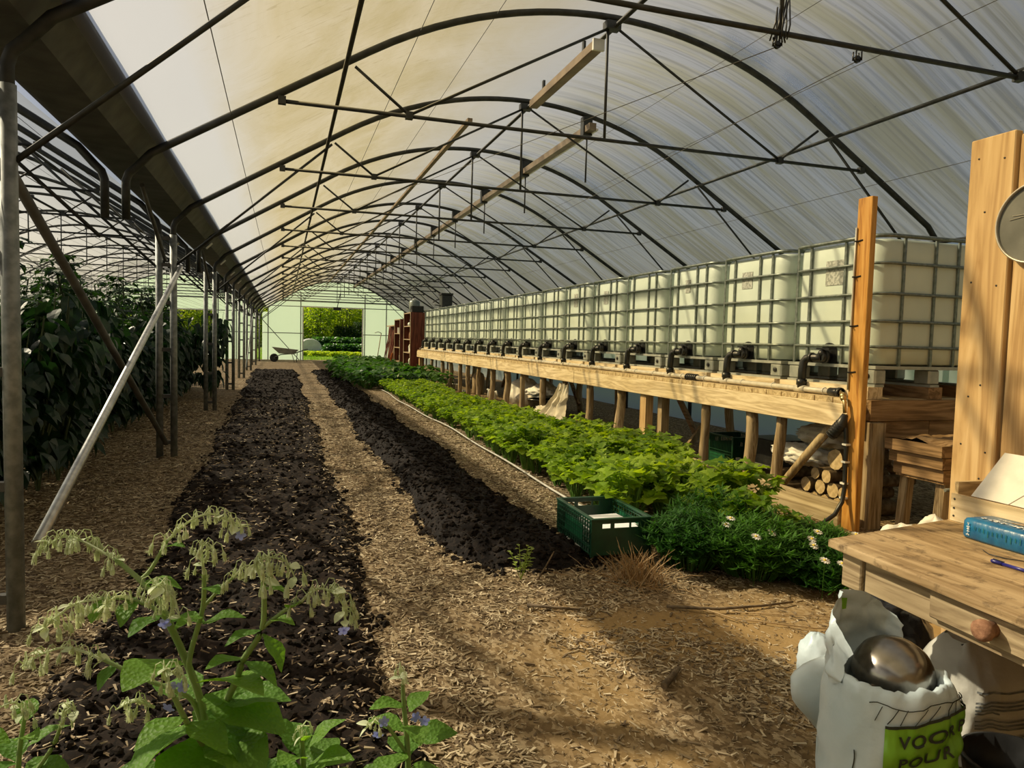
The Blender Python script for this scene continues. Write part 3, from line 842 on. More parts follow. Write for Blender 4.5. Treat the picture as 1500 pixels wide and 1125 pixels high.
# ------------------------------------------------------------------ water tanks on their timber stand
def rrect(hx, hy, r, z, seg=6):
    out = []
    for cx, cy, a0 in ((hx - r, hy - r, 0), (-hx + r, hy - r, PI/2), (-hx + r, -hy + r, PI), (hx - r, -hy + r, 1.5*PI)):
        for k in range(seg + 1):
            a = a0 + PI/2 * k / seg
            out.append((cx + r * math.cos(a), cy + r * math.sin(a), z))
    return out
TANK_G = 'row of caged water tanks'
def make_tank():
    t = thing('water_tank', 'milky caged water tank standing in the long row on the timber deck', 'water tank', group=TANK_G)
    # bottle (front is -X)
    rings = [rrect(.52, .42, .10, .165), rrect(.562, .462, .12, .18), rrect(.568, .468, .12, .30), rrect(.570, .470, .12, .62), rrect(.569, .469, .12, 1.0),
             rrect(.567, .467, .12, 1.10), rrect(.555, .455, .115, 1.125), rrect(.50, .40, .10, 1.132)]
    b = MB().stack(rings); part('bottle', b.mesh('bottle', M['tankb']), t)
    part('filler_cap', MB().lathe([(.11, 1.13), (.115, 1.135), (.115, 1.155), (.09, 1.16)], 18).mesh('filler_cap', M['black']), t)
    ring = [(x, y, 0) for x, y, z in rrect(.592, .492, .13, 0, 5)]
    for z in (.305, .50, .71, .94):
        part('cage_ring', MB().tube(ring, .0115, 6, closed=True).mesh('cage_ring', M['cage']), t, (0, 0, z))
    part('top_rim', MB().tube([(x, y, 1.145) for x, y, z in ring], .016, 6, closed=True).mesh('top_rim', M['cage']), t)
    up = MB().beam((0, 0, .15), (0, 0, 1.145), .022, .012, up=(1, 0, 0)).mesh('cage_upright', M['cage'])
    for y in (.425, .27, -.12, -.30):
        part('cage_upright', up, t, (-.580, y, 0)); part('cage_upright', up, t, (.580, y, 0))
    for x in (-.36, -.05, .18, .40):
        part('cage_upright', up, t, (x, -.480, 0), (0, 0, PI/2)); part('cage_upright', up, t, (x, .480, 0), (0, 0, PI/2))
    # pallet
    b = MB(); b.box((-.59, -.49, .135), (.59, .49, .16))
    b.box((-.59, -.49, 0), (-.50, .49, .018)); b.box((.50, -.49, 0), (.59, .49, .018)); b.box((-.045, -.49, 0), (.045, .49, .018))
    part('pallet_frame', b.mesh('pallet_frame', M['pallet']), t)
    fm = bevel_mesh(MB().box((-.055, -.075, .018), (.055, .075, .135)).mesh('pallet_foot', M['pallet']), .012)
    for x in (-.53, 0, .53):
        for y in (-.41, .41):
            part('pallet_foot', fm, t, (x, y, 0))
    part('foot_bolt', MB().lathe([(.022, -.004), (.022, .006), (.01, .008)], 12, (-.588, -.41, .08), Matrix.Rotation(-PI/2, 3, 'Y')).mesh('foot_bolt', M['black']), t)
    # outlet niche with its valve and elbow
    b = MB()
    prof = [(-.085, .165)] + [(-.085 * math.cos(PI * k / 10) if k not in (0, 10) else (-.085 if k == 0 else .085), .27 + .06 * math.sin(PI * k / 10)) for k in range(11)] + [(.085, .165)]
    vs = [(-.573, y, z) for y, z in prof] + [(-.56, y, z) for y, z in prof]; n = len(prof)
    b.add(vs, [tuple(range(n))[::-1], tuple(range(n, 2*n))] + [(i, (i+1) % n, n + (i+1) % n, n + i) for i in range(n)])
    part('outlet_niche', b.mesh('outlet_niche', M['black']), t, (0, .02, 0))
    b = MB().tube([(-.56, .02, .215), (-.66, .02, .215)], .042, 12); b.tube([(-.60, .02, .215), (-.63, .02, .215)], .055, 12); b.ball((-.64, .02, .24), .035)
    va = part('valve', b.mesh('valve', M['black']), t)
    part('valve_handle', MB().box((-.655, -.07, .272), (-.625, .075, .287)).mesh('valve_handle', M['black']), va)
    return t
TX, TZ, PITCH, T0 = 4.85, 1.05, 1.075, 4.77
tank0 = make_tank(); tank0.location = (TX, T0, TZ)
tank0['label'] = 'milky caged water tank at the end of the row, beside the orange timber post'
tanks = [tank0]
for k in range(1, 17):
    q = copy_tree(tank0, (TX, T0 + PITCH * k, TZ), label=f'milky caged water tank, {ORD[k]} in the row counted from the orange timber post', group=TANK_G)
    tanks.append(q)
tanks[16]['label'] = 'milky caged water tank at the far end of the row, next to the red-brown shelves'
for k, (a, z0, w_, h_) in {0: (.10, .80, .20, .20), 1: (.16, .84, .16, .16), 2: (.12, .86, .10, .14), 4: (.1, .82, .14, .18), 5: (.1, .82, .14, .2)}.items():
    part('sticker', MB().box((-.5745, a - w_, z0), (-.5705, a, z0 + h_)).mesh('sticker', M['sticker']), tanks[k], label='faded grey sticker')
tanks[15]['label'] = 'milky caged water tank in the row with the black pump box on top'

# stand
SY0, SY1 = 4.28, 22.55
t = thing('tank_stand', 'long pale timber stand on many round posts carrying the row of tanks', 'timber stand', (0, 0, 0))
part('front_beam', bevel_mesh(MB().box((4.055, SY0, .735), (4.105, 9.635, .915)).mesh('front_beam', M['pine']), .005), t)
part('front_beam', bevel_mesh(MB().box((4.055, 9.645, .735), (4.105, SY1, .915)).mesh('front_beam', M['pine']), .005), t)
part('back_beam', MB().box((5.42, SY0, .735), (5.47, SY1, .915)).mesh('back_beam', M['oldy']), t)
dm = MB().box((4.06, -.094, .917), (5.5, .094, .957)).mesh('deck_board', M['pinex'])
nb = int((SY1 - SY0) / .2)
for k in range(nb):
    part('deck_board', dm, t, (0, SY0 + .1 + .2 * k, 0))
for k in range(17):
    part('bearer', MB().box((4.19, -.50, .957), (4.33, .50, 1.05)).mesh('bearer', M['pine']), t, (0, T0 + PITCH * k, 0))
    part('bearer', MB().box((4.78, -.50, .957), (4.92, .50, 1.05)).mesh('bearer', M['oldy']), t, (0, T0 + PITCH * k, 0))
    part('bearer', MB().box((5.30, -.50, .957), (5.44, .50, 1.05)).mesh('bearer', M['oldy']), t, (0, T0 + PITCH * k, 0))
def log_leg(seed, r):
    rr = random.Random(seed); pts = []; rad = []
    ox = rr.uniform(-.02, .02); oy = rr.uniform(-.03, .03)
    for i in range(7):
        z = -.02 + .775 * i / 6
        pts.append((ox * math.sin(i * 1.1), oy * math.sin(i * .9 + seed), z)); rad.append(r * (1.08 - .02 * i) * rr.uniform(.93, 1.07))
    return MB().tube(pts, rad, 10).mesh('leg', M['oldz'])
legsY = [20.6, 19.2, 18.15, 17.1, 16.3, 15.35, 14.25, 13.2, 12.28, 11.2, 10.25, 9.29, 8.31, 6.36, 5.6, 5.2]
lm = [log_leg(s, .047 + .006 * (s % 3)) for s in range(5)]
for k, y in enumerate(legsY):
    part('leg', lm[k % 5], t, (4.16, y, 0), (0, 0, k * 1.3))
part('leg', MB().box((4.10, 7.53, -.02), (4.20, 7.67, .735)).mesh('leg', M['pinez']), t, label='broad sawn timber leg')
part('leg', MB().box((4.22, 7.36, -.02), (4.32, 7.46, .735)).mesh('leg', M['oldz']), t)
part('leg', MB().box((4.11, 22.35, -.02), (4.21, 22.5, .735)).mesh('leg', M['pinez']), t)
for k in range(12):
    part('leg', lm[(k + 2) % 5], t, (5.40, 4.5 + 1.6 * k, 0), (0, 0, k * 2.1))
for y, s in ((5.0, 1), (6.0, -1), (8.4, 1), (12.4, 1), (17.4, -1)):
    part('brace', MB().beam((5.34, y, .15), (5.34, y + s * .62, .74), .05, .07).mesh('brace', M['oldy']), t)
part('brace', MB().beam((4.6, 5.3, .735), (4.6, 4.75, .28), .05, .06).mesh('brace', M['oldy']), t)
part('end_board', MB().box((4.17, 4.21, .80), (5.35, 4.278, .955)).mesh('end_board', M['oldx']), t)
part('end_board', MB().box((4.2, 4.22, .58), (4.75, 4.278, .795)).mesh('end_board', M['oldx']), t)
part('end_board', MB().box((4.76, 4.225, .60), (5.1, 4.278, .795)).mesh('end_board', M['oldx']), t)
part('leg', MB().box((4.152, 4.16, -.02), (4.27, 4.255, .79)).mesh('leg', M['oldz']), t)

# orange timber post
t = thing('timber_post', 'tall orange stained timber post at the near end of the tank stand', 'post', (4.0, 4.13, 0))
part('plank', bevel_mesh(MB().box((0, 0, -.02), (.05, .135, 2.43)).mesh('plank', M['orange']), .004), t)
part('thin_pipe', MB().tube([(-.008, .128, 2.22), (-.009, .13, 1.9), (-.010, .128, 1.4), (-.008, .13, 1.03)], .007, 6).mesh('thin_pipe', M['pipe']), t)
cm = MB().tube([(-.03, .12, 0), (-.004, .12, 0), (.0, .07, .006)], .006, 6).mesh('clip', M['black'])
for z in (2.12, 1.86, 1.50, 1.16):
    part('clip', cm, t, (0, 0, z))

# manifold pipe along the beam
t = thing('manifold_pipe', 'pale manifold pipe lying along the front edge of the tank stand', 'pipe', (0, 0, 0))
pts = [(4.155 + .004 * math.sin(y * 2), y, .990) for y in np.arange(4.5, 22.3, .4)]
part('pipe', MB().tube(pts, .0235, 10).mesh('pipe', M['pipe']), t)
b = MB().tube([(-.64, .02, .205), (-.655, .06, .205), (-.66, .12, .205), (-.67, .165, .195), (-.68, .185, .165), (-.685, .19, .10), (-.69, .19, -.055)], .034, 10)
b.tube([(-.687, .19, .02), (-.689, .19, -.03)], .042, 10); b.tube([(-.66, .10, .205), (-.66, .13, .205)], .042, 10)
em = b.mesh('outlet_elbow', M['black'])
for k in range(17):
    part('outlet_elbow', em, t, (TX, T0 + PITCH * k, TZ))
for k in range(17):
    y = T0 + PITCH * k + .19
    part('tee', MB().tube([(4.157, y - .06, .990), (4.157, y + .06, .990)], .031, 10).mesh('tee', M['pipe']), t)
for k in range(17):
    y = T0 + PITCH * k + .19
    for d in (-.28, .35):
        part('cable_tie', MB().tube([(4.157 + .03 * math.cos(a), y + d, .990 + .03 * math.sin(a)) for a in np.linspace(0, 2 * PI, 9)[:-1]] , .004, 4, closed=True).mesh('cable_tie', M['white']), t)
b = MB()
for k in range(6): b.lathe([(.036, -.012), (.04, 0), (.036, .012)], 12, (4.156, 6.55 + .035 * k, .990), Matrix.Rotation(PI/2, 3, 'X'))
part('coupling', b.mesh('coupling', M['black']), t)
b = MB()
b.tube([(4.157, 4.62, .990), (4.157, 4.5, .990)], .034, 12); b.tube([(4.157, 4.53, .990), (4.157, 4.50, .990)], .04, 12)
part('coupling', b.mesh('coupling', M['black']), t)
b = MB().tube([(4.15, 4.5, .990), (4.08, 4.40, .990), (4.02, 4.33, .98), (3.975, 4.285, .975), (3.96, 4.25, .94), (3.955, 4.235, .86)], .014, 8)
b.ball((4.0, 4.31, .98), .026); b.ball((3.965, 4.27, .965), .022)
part('tap', b.mesh('tap', M['brass']), t, label='small brass tap')

# hose clipped to the post
t = thing('water_hose', 'black water hose clipped down the orange post and trailing onto the ground', 'hose', (0, 0, 0))
hp = [(3.955, 4.235, .85), (3.968, 4.23, .72), (3.975, 4.225, .6), (3.972, 4.22, .45), (3.97, 4.215, .30), (3.95, 4.21, .20), (3.89, 4.21, .11), (3.80, 4.22, .05), (3.70, 4.24, .022), (3.60, 4.28, .018)]
part('hose', MB().tube(hp, .016, 8).mesh('hose', M['black']), t)
b = MB().tube([(3.956, 4.232, .85), (3.945, 4.25, .78), (3.93, 4.30, .71), (3.92, 4.325, .67)], [.022, .04, .044, .03], 10)
for k in range(6): b.lathe([(.043, -.004), (.047, 0), (.043, .004)], 10, (3.945 - .004*k, 4.25 + .014*k, .78 - .018*k), Matrix.Rotation(.6, 3, 'X'))
part('filter', b.mesh('filter', M['black']), t)
for z in (.62, .49, .33, .22):
    part('hose_clip', MB().box((3.952, 4.205, z), (3.997, 4.245, z + .014)).mesh('hose_clip', M['white']), t)

# border planks in front of the stand
for a, c, nm in ((4.28, 6.55, 'weathered border plank in front of the log pile'), (6.56, 9.7, 'weathered border plank beside the celery, before the green crate')):
    tag(part('border_plank', bevel_mesh(MB().box((3.985, a, -.03), (4.03, c, .175)).mesh('border_plank', M['border']), .005)), nm, 'plank')

# pump box on the far tank, bucket on the shelf come later
t = thing('pump_box', 'black pump box with curled hoses standing on top of a far tank', 'pump', (4.62, 21.0, TZ + 1.161))
part('body', bevel_mesh(MB().box((-.16, -.2, 0), (.16, .2, .42)).mesh('body', M['black']), .02), t)
part('lid', MB().box((-.18, -.22, .421), (.18, .22, .47)).mesh('lid', M['rubber']), t)
part('hose', MB().tube([(-.16, .0, .1), (-.3, .1, .12), (-.34, .25, .2), (-.22, .3, .28), (-.15, .2, .3)], .018, 6).mesh('hose', M['black']), t)
# ------------------------------------------------------------------ beds, chips, clods
def sstep(a, b, x):
    t = min(1, max(0, (x - a) / (b - a))); return t * t * (3 - 2 * t)
def lbed_edges(y):
    l = -.80 - .012 * max(0, y - 6) + .05 * math.sin(y * 1.7) + .05 * fbm(y * 1.9, 3.1)
    r = .50 - .02 * max(0, 3.2 - y) + .04 * math.sin(y * 1.3 + 1) + .05 * fbm(y * 2.1, 7.7)
    return l, r
def rbed_edges(y):
    l = .98 + .05 * math.sin(y * 1.1) + .05 * fbm(y * 1.7, 1.3) + .25 * sstep(4.6, 3.8, y)
    r = 1.80 + .05 * math.sin(y * 1.5 + 2) + .05 * fbm(y * 2.0, 5.3)
    return l, r
def bed_h(edges, x, y, y0, y1, h, seed):
    l, r = edges(y)
    e = min(x - l, r - x)
    k = sstep(-.03, .16, e) * sstep(y0 - .05, y0 + .25, y + .08 * fbm(x * 4, seed)) * sstep(y1, y1 - .5, y)
    n = .035 * fbm(x * 5, y * 5, seed, 3) + .022 * fbm(x * 17, y * 17, seed, 2)
    return -.05 + k * (h + .05 + n)
def bed(name, label, edges, x0, x1, y0, y1, h, seed, mat):
    xs = axis_pts([(x0, x1, .032)])
    ys = axis_pts([(y0 - .1, 7, .032), (7, 13, .07), (13, y1 + .1, .12)])
    V = np.array([(x, y, bed_h(edges, x, y, y0, y1, h, seed)) for y in ys for x in xs])
    n = len(xs)
    F = np.array([(j*n+i, j*n+i+1, (j+1)*n+i+1, (j+1)*n+i) for j in range(len(ys)-1) for i in range(n-1)])
    return tag(part(name, arr_mesh(name, V, F, mat, True)), label, None, kind='stuff')
LB = (lbed_edges, 1.6, 28.0, .055, 11.0); RB = (rbed_edges, 3.8, 27.0, .085, 23.0)
bed('soil_bed', 'long bed of dark compost flecked with pale chips beside the posts', lbed_edges, -1.15, .66, 1.6, 28.0, .055, 11.0, M['soil'])
bed('soil_bed.001', 'long mounded bed of black compost ending at the green crate', rbed_edges, .85, 2.0, 3.8, 27.0, .085, 23.0, M['soil2'])

ICO_V = []; 
_t = (1 + 5 ** .5) / 2
ICO_V = np.array([(-1,_t,0),(1,_t,0),(-1,-_t,0),(1,-_t,0),(0,-1,_t),(0,1,_t),(0,-1,-_t),(0,1,-_t),(_t,0,-1),(_t,0,1),(-_t,0,-1),(-_t,0,1)]) / math.sqrt(1 + _t * _t)
ICO_F = np.array([(0,11,5),(0,5,1),(0,1,7),(0,7,10),(0,10,11),(1,5,9),(5,11,4),(11,10,2),(10,7,6),(7,1,8),(3,9,4),(3,4,2),(3,2,6),(3,6,8),(3,8,9),(4,9,5),(2,4,11),(6,2,10),(8,6,7),(9,8,1)])
def clods(name, label, B, n, smax):
    edges, y0, y1, h, seed = B
    Vs = []; Fs = []
    for i in range(n):
        y = max(y0, 2.0) * (27 / max(y0, 2.0)) ** rng.random()
        l, r = edges(y); x = l - .04 + (r - l + .08) * rng.random()
        s = smax * (.25 + .75 * rng.random() ** 3) * (1 + .04 * y)
        sc = s * rng.uniform(.6, 1.2, 3) * np.array([1, 1, .7])
        v = ICO_V * rng.uniform(.5, 1.3, (12, 1)) * sc
        z = max(bed_h(edges, x, y, y0, y1, h, seed), -.02)
        Vs.append(v + np.array([x, y, z + s * .15])); Fs.append(ICO_F + 12 * i)
    return tag(part(name, arr_mesh(name, np.concatenate(Vs), np.concatenate(Fs), M['clod'], False)), label, None, kind='stuff')
clods('soil_crumbs', 'crumbs and clods on the chip-flecked compost bed', LB, 9500, .026)
clods('soil_crumbs.001', 'crumbs and clods on the black compost bed', RB, 8500, .028)

BOX_V = np.array([(x, y, z) for z in (-.5, .5) for y in (-.5, .5) for x in (-.5, .5)])
BOX_F = np.array([(0,2,3,1),(4,5,7,6),(0,1,5,4),(2,6,7,3),(0,4,6,2),(1,3,7,5)])
def chips(name, label, spots, mat, lmin, lmax):
    n = len(spots)
    P = np.array(spots)
    L_ = rng.uniform(lmin, lmax, n) * (1 + .05 * P[:, 1]); W = L_ * rng.uniform(.10, .30, n); T = W * rng.uniform(.25, .5, n)
    yaw = rng.uniform(0, 2 * PI, n); pit = rng.normal(0, .16, n); rol = rng.normal(0, .25, n)
    v = BOX_V[None] * np.stack([L_, W, T], 1)[:, None, :]
    v[:, :, 1] *= np.where(BOX_V[None, :, 0] > 0, .55, 1.0)
    c, s = np.cos(rol)[:, None], np.sin(rol)[:, None]
    y_, z_ = v[:, :, 1] * c - v[:, :, 2] * s, v[:, :, 1] * s + v[:, :, 2] * c
    c, s = np.cos(pit)[:, None], np.sin(pit)[:, None]
    x_, z_ = v[:, :, 0] * c - z_ * s, v[:, :, 0] * s + z_ * c
    c, s = np.cos(yaw)[:, None], np.sin(yaw)[:, None]
    X, Y = x_ * c - y_ * s, x_ * s + y_ * c
    V = np.stack([X + P[:, 0:1], Y + P[:, 1:2], z_ + P[:, 2:3] + .004], 2).reshape(-1, 3)
    F = (BOX_F[None] + 8 * np.arange(n)[:, None, None]).reshape(-1, 4)
    return tag(part(name, arr_mesh(name, V, F, mat)), label, None, kind='stuff')
path_spots, bed_spots, earth_spots = [], [], []
while len(path_spots) < 60000:
    y = 1.3 * (15 / 1.3) ** rng.random(); 
    x = rng.uniform(-2.3, 3.95)
    l, r = lbed_edges(y); l2, r2 = rbed_edges(y)
    if l + .05 < x < r - .05 and y > 1.75:
        continue
    if l2 + .05 < x < r2 - .05 and y > 3.95: continue
    if x > 2.55 and y < 2.4: continue
    if x > 2.45 and y > 3.6: 
        if rng.random() < .8: continue
    if x > .75 and y < 3.4 and fbm(x * .9, y * 1.1, 9) + .25 * (x - 1.2) - .25 * max(0, 2.0 - y) > -.12 and rng.random() < .93: continue
    path_spots.append((x, y, floor_z(x, y)))
while len(bed_spots) < 5200:
    y = 1.9 * (15 / 1.9) ** rng.random(); l, r = lbed_edges(y); x = rng.uniform(l, r)
    e = min(x - l, r - x)
    if rng.random() > .22 + .6 * sstep(.35, 0, e) + .25 * fbm(x * 2, y * 2, 5): continue
    bed_spots.append((x, y, bed_h(lbed_edges, x, y, 1.6, 28.0, .055, 11.0) + .004))
while len(earth_spots) < 6000:
    y = 1.5 + 2.4 * rng.random(); x = rng.uniform(.7, 2.9)
    if x > 2.55 and y < 2.4: continue
    earth_spots.append((x, y, floor_z(x, y)))
chips('wood_chips', 'pale wood chip mulch covering the paths', path_spots, M['chip'], .012, .042)
chips('wood_chips.001', 'pale splinters scattered over the dark compost bed', bed_spots, M['chip2'], .014, .034)
chips('wood_chips.002', 'fine chip crumbs trodden into the bare earth', earth_spots, M['chip'], .008, .022)

# sticks and straws lying about
def stick(name, label, pts, r, mat):
    P = [(x, y, floor_z(x, y) + r * .8 + z) for x, y, z in pts]
    return tag(part(name, MB().tube(P, [r * (1 - .4 * i / (len(P)-1)) for i in range(len(P))], 6).mesh(name, mat)), label, 'stick')
stick('dry_stalk', 'dark fallen stick on the bare earth beside the feathery herbs', [(1.85, 3.10, .01), (2.1, 3.02, .012), (2.35, 3.0, .01), (2.55, 3.02, .01)], .009, M['logbark'])
stick('dry_stalk', 'long pale dry stalk curving over the bare earth towards the table', [(2.0, 3.12, .01), (2.1, 2.9, .015), (2.4, 2.68, .015), (2.9, 2.55, .01)], .0045, M['straw'])
stick('dry_stalk', 'thin pale straw lying beside the long curved stalk', [(2.15, 3.0, .012), (2.5, 2.82, .012), (2.9, 2.66, .01)], .003, M['straw'])
stick('dry_stalk', 'dark twig lying on the chips by the small weed', [(1.18, 3.32, .008), (1.3, 3.26, .01), (1.42, 3.2, .008)], .010, M['logbark'])
stick('dry_stalk', 'bare twig leaning up out of the mulch by the small weed', [(1.38, 3.72, .0), (1.42, 3.7, .08), (1.46, 3.68, .17)], .006, M['logbark'])
stick('dry_stalk', 'dark splintered bark piece on the trodden earth', [(1.42, 2.38, .008), (1.50, 2.44, .014), (1.56, 2.5, .008)], .015, M['logbark'])
# drip line along the celery
b = MB().tube([(2.30 + .03 * math.sin(y * .8), y, .035 + .01 * math.sin(y * 2)) for y in np.arange(4.9, 18.0, .3)], .010, 6)
tag(part('drip_line', b.mesh('drip_line', M['pipe'])), 'pale drip line laid along the edge of the celery bed', 'pipe')
# ------------------------------------------------------------------ plants
class VB:
    """collects transformed copies of small templates"""
    def __init__(s): s.V = []; s.F = []; s.n = 0
    def add(s, v, f):
        s.V.append(v); s.F.append(np.asarray(f) + s.n); s.n += len(v)
    def mesh(s, name, mat, smooth=False):
        V = np.concatenate(s.V); F = np.concatenate(s.F)
        return arr_mesh(name, V, F, mat, smooth)
def frame(d, up=(0, 0, 1), twist=0.0):
    d = np.asarray(d, float); d = d / (np.linalg.norm(d) + 1e-9)
    up = np.asarray(up, float)
    s = np.cross(d, up)
    if np.linalg.norm(s) < 1e-3: s = np.cross(d, (1, 0, 0))
    s = s / np.linalg.norm(s); u = np.cross(s, d)
    c, k = math.cos(twist), math.sin(twist)
    return np.stack([d, s * c + u * k, u * c - s * k], 0)      # rows: along, side, normal
def outline_leaf(half, fold=.25, droop=.3):
    """leaf from a half outline [(along, width)] as two fans folded on the midrib; unit length"""
    V = []; F = []
    mids = [(a, 0, -droop * a * a) for a, w in half]
    n = len(half)
    for a, w in half: V.append((a, 0, -droop * a * a))
    for a, w in half: V.append((a, w, -droop * a * a + fold * w))
    for a, w in half: V.append((a, -w, -droop * a * a + fold * w))
    for i in range(n - 1):
        F += [(i, i+1, n+i+1), (i, n+i+1, n+i), (i+1, i, 2*n+i), (i+1, 2*n+i, 2*n+i+1)]
    return np.array(V, float), np.array(F)
LF_CEL = outline_leaf([(0, .02), (.22, .10), (.30, .36), (.48, .22), (.58, .46), (.74, .20), (.84, .26), (1.0, .01)], .25, .25)
LF_OV = outline_leaf([(0, .02), (.15, .20), (.4, .34), (.65, .28), (.85, .13), (1, .01)], .3, .35)
LF_BOR = outline_leaf([(0, .05), (.12, .13), (.25, .26), (.45, .36), (.65, .33), (.82, .22), (.93, .10), (1, .01)], .22, .35)
LF_TOM = outline_leaf([(0, .01), (.25, .28), (.4, .18), (.6, .30), (.75, .14), (1, .01)], .2, .4)
LF_PET = outline_leaf([(0, .06), (.5, .2), (.85, .16), (1, .02)], .1, .1)
def put_leaf(vb, T, p, d, L_, W, up=(0, 0, 1), twist=0.0, curl=None):
    v, f = T
    R = frame(d, up, twist)
    q = v * np.array([L_, W, L_])
    if curl is not None: q[:, 2] += curl * np.sin(v[:, 0] * 7 + 3 * np.sign(v[:, 1])) * np.abs(v[:, 1]) * L_
    vb.add(q @ R + np.asarray(p), f)
def tri_tube(vb, pts, r, n=3):
    P = np.asarray(pts, float); m = len(P); R = r if hasattr(r, '__len__') else [r] * m
    V = []
    for i in range(m):
        t = P[min(i+1, m-1)] - P[max(i-1, 0)]
        fr = frame(t, (0, 0, 1) if abs(t[2]) < .9 * np.linalg.norm(t) else (1, 0, 0))
        for k in range(n):
            a = 2 * PI * k / n; V.append(P[i] + R[i] * (math.cos(a) * fr[1] + math.sin(a) * fr[2]))
    F = []
    for i in range(m - 1):
        for k in range(n):
            l = (k + 1) % n
            F += [(i*n+k, i*n+l, (i+1)*n+l), (i*n+k, (i+1)*n+l, (i+1)*n+k)]
    vb.add(np.array(V), F)

# --- celery rows
def celery_mesh(seed, H, R_, n=26):
    r = np.random.default_rng(seed); lv, st = VB(), VB()
    for i in range(n):
        a = 2 * PI * r.random(); out = R_ * math.sqrt(r.random()); h = H * r.uniform(.62, 1.08) * (1 - .25 * (out / R_) ** 2)
        p0 = np.array([.03 * math.cos(a), .03 * math.sin(a), -.02]); p2 = np.array([out * math.cos(a), out * math.sin(a), h])
        p1 = p0 * .4 + p2 * .6; p1[:2] *= .72
        tri_tube(st, [p0, p1, p2], [.006, .0045, .003])
        d = p2 - p1; d = d / np.linalg.norm(d)
        for k in range(5):
            aa = a + r.uniform(-.5, .5) + (0, 1.1, -1.1, 2.0, -2.0)[k]
            dd = np.array([math.cos(aa), math.sin(aa), r.uniform(-.15, .6)])
            base = p2 if k < 3 else p2 - d * .05
            put_leaf(lv, LF_CEL, base, dd, r.uniform(.075, .125), r.uniform(.085, .13), twist=r.uniform(-.5, .5), curl=.15)
    return lv, st
def make_plants(name, meshes, parts, spots, label, cat, group):
    """spots: (x, y, z, rz, scale, variant)"""
    for x, y, z, rz, sc, k in spots:
        t = thing(name, label, cat, (x, y, z), rz, group)
        t.scale = sc if hasattr(sc, '__len__') else (sc, sc, sc)
        for nm, me, kind in meshes[k]:
            part(nm, me, t, kind=kind)
cel = []
for s in range(6):
    lv, st = celery_mesh(100 + s, .40, .21)
    cel.append([('leaves', lv.mesh('leaves', M['celery']), 'stuff'), ('stalks', st.mesh('stalks', M['celerystem']), 'stuff')])
spots = []
for k in range(48):
    y = 3.75 + .30 * k
    sc = 1.10 if y < 6 else (1.10 - .38 * min(1, (y - 6) / 6))
    wdt = (2.45, 2.80, 3.15, 3.45)
    for x in wdt:
        if x > 3.3 and y > 8: x -= .15
        if y < 4.6 and x < 2.6: continue
        if y < 5.6 and x > 3.3: continue
        if y < 4.2 and x > 3.0: continue
        spots.append((x + rng.uniform(-.08, .08), y + rng.uniform(-.08, .08), 0, rng.uniform(0, 6.28), sc * rng.uniform(.85, 1.12), int(rng.integers(6))))
make_plants('celery_plant', cel, None, spots, 'bright green bushy celery plant in the long bed below the tank stand', 'plant', 'celery plants in the long bed')

# --- dark leafy crop further along
sq = []
for s in range(4):
    r = np.random.default_rng(300 + s); lv, st = VB(), VB()
    for i in range(26):
        a = 2 * PI * r.random(); out = .42 * math.sqrt(r.random()); h = .42 * r.uniform(.45, 1.05)
        p0 = np.array([.04 * math.cos(a), .04 * math.sin(a), -.02]); p2 = np.array([out * math.cos(a), out * math.sin(a), h])
        tri_tube(st, [p0, p0 * .5 + p2 * .5 + np.array([0, 0, .06]), p2], [.008, .006, .004])
        for k in range(2):
            aa = a + r.uniform(-1.4, 1.4)
            put_leaf(lv, LF_OV, p2, (math.cos(aa), math.sin(aa), r.uniform(-.2, .3)), r.uniform(.16, .26), r.uniform(.2, .32), twist=r.uniform(-.4, .4), curl=.1)
    sq.append([('leaves', lv.mesh('leaves', M['squash']), 'stuff'), ('stalks', st.mesh('stalks', M['celerystem']), 'stuff')])
spots = []
for k in range(20):
    y = 18.4 + .62 * k
    for x in (1.95, 2.5, 3.05, 3.55):
        if y > 27 and x < 2.2: continue
        spots.append((x + rng.uniform(-.15, .15), y + rng.uniform(-.15, .15), 0, rng.uniform(0, 6.28), rng.uniform(.85, 1.25), int(rng.integers(4))))
make_plants('leafy_plant', sq, None, spots, 'dark green broad-leaved plant in the bed before the red-brown shelves', 'plant', 'broad-leaved plants before the shelves')

# --- peppers and vines of the neighbouring span
pep = []
for s in range(4):
    r = np.random.default_rng(400 + s); lv, st = VB(), VB()
    for b_ in range(9):
        a = 2 * PI * r.random(); top = np.array([.28 * math.cos(a), .28 * math.sin(a), r.uniform(.9, 1.5)])
        pts = [np.array([0, 0, -.02]), np.array([.06 * math.cos(a), .06 * math.sin(a), .35]), top * np.array([.8, .8, .7]), top]
        tri_tube(st, pts, [.012, .010, .007, .004], 4)
        for i in range(26):
            t_ = r.uniform(.1, 1.0); q = pts[1] * (1 - t_) + top * t_ if t_ > .25 else np.array([.12 * math.cos(a), .12 * math.sin(a), .12 + t_ * 1.2])
            aa = 2 * PI * r.random()
            stem = np.array([math.cos(aa), math.sin(aa), .1]) * r.uniform(.05, .16)
            put_leaf(lv, LF_OV, q + stem, (math.cos(aa), math.sin(aa), r.uniform(-1.5, -.2)), r.uniform(.12, .21), r.uniform(.13, .22), twist=r.uniform(-.5, .5), curl=.06)
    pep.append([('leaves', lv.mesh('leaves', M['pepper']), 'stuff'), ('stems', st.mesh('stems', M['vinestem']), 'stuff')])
spots = []
for k in range(30):
    y = 4.9 + .46 * k
    spots.append((-1.98 + rng.uniform(-.08, .08) - (.12 if y > 9 else 0), y, 0, rng.uniform(0, 6.28), (1.0, 1.0, rng.uniform(.9, 1.12)), int(rng.integers(4))))
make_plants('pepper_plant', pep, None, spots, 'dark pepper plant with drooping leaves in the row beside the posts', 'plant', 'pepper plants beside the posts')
tom = []
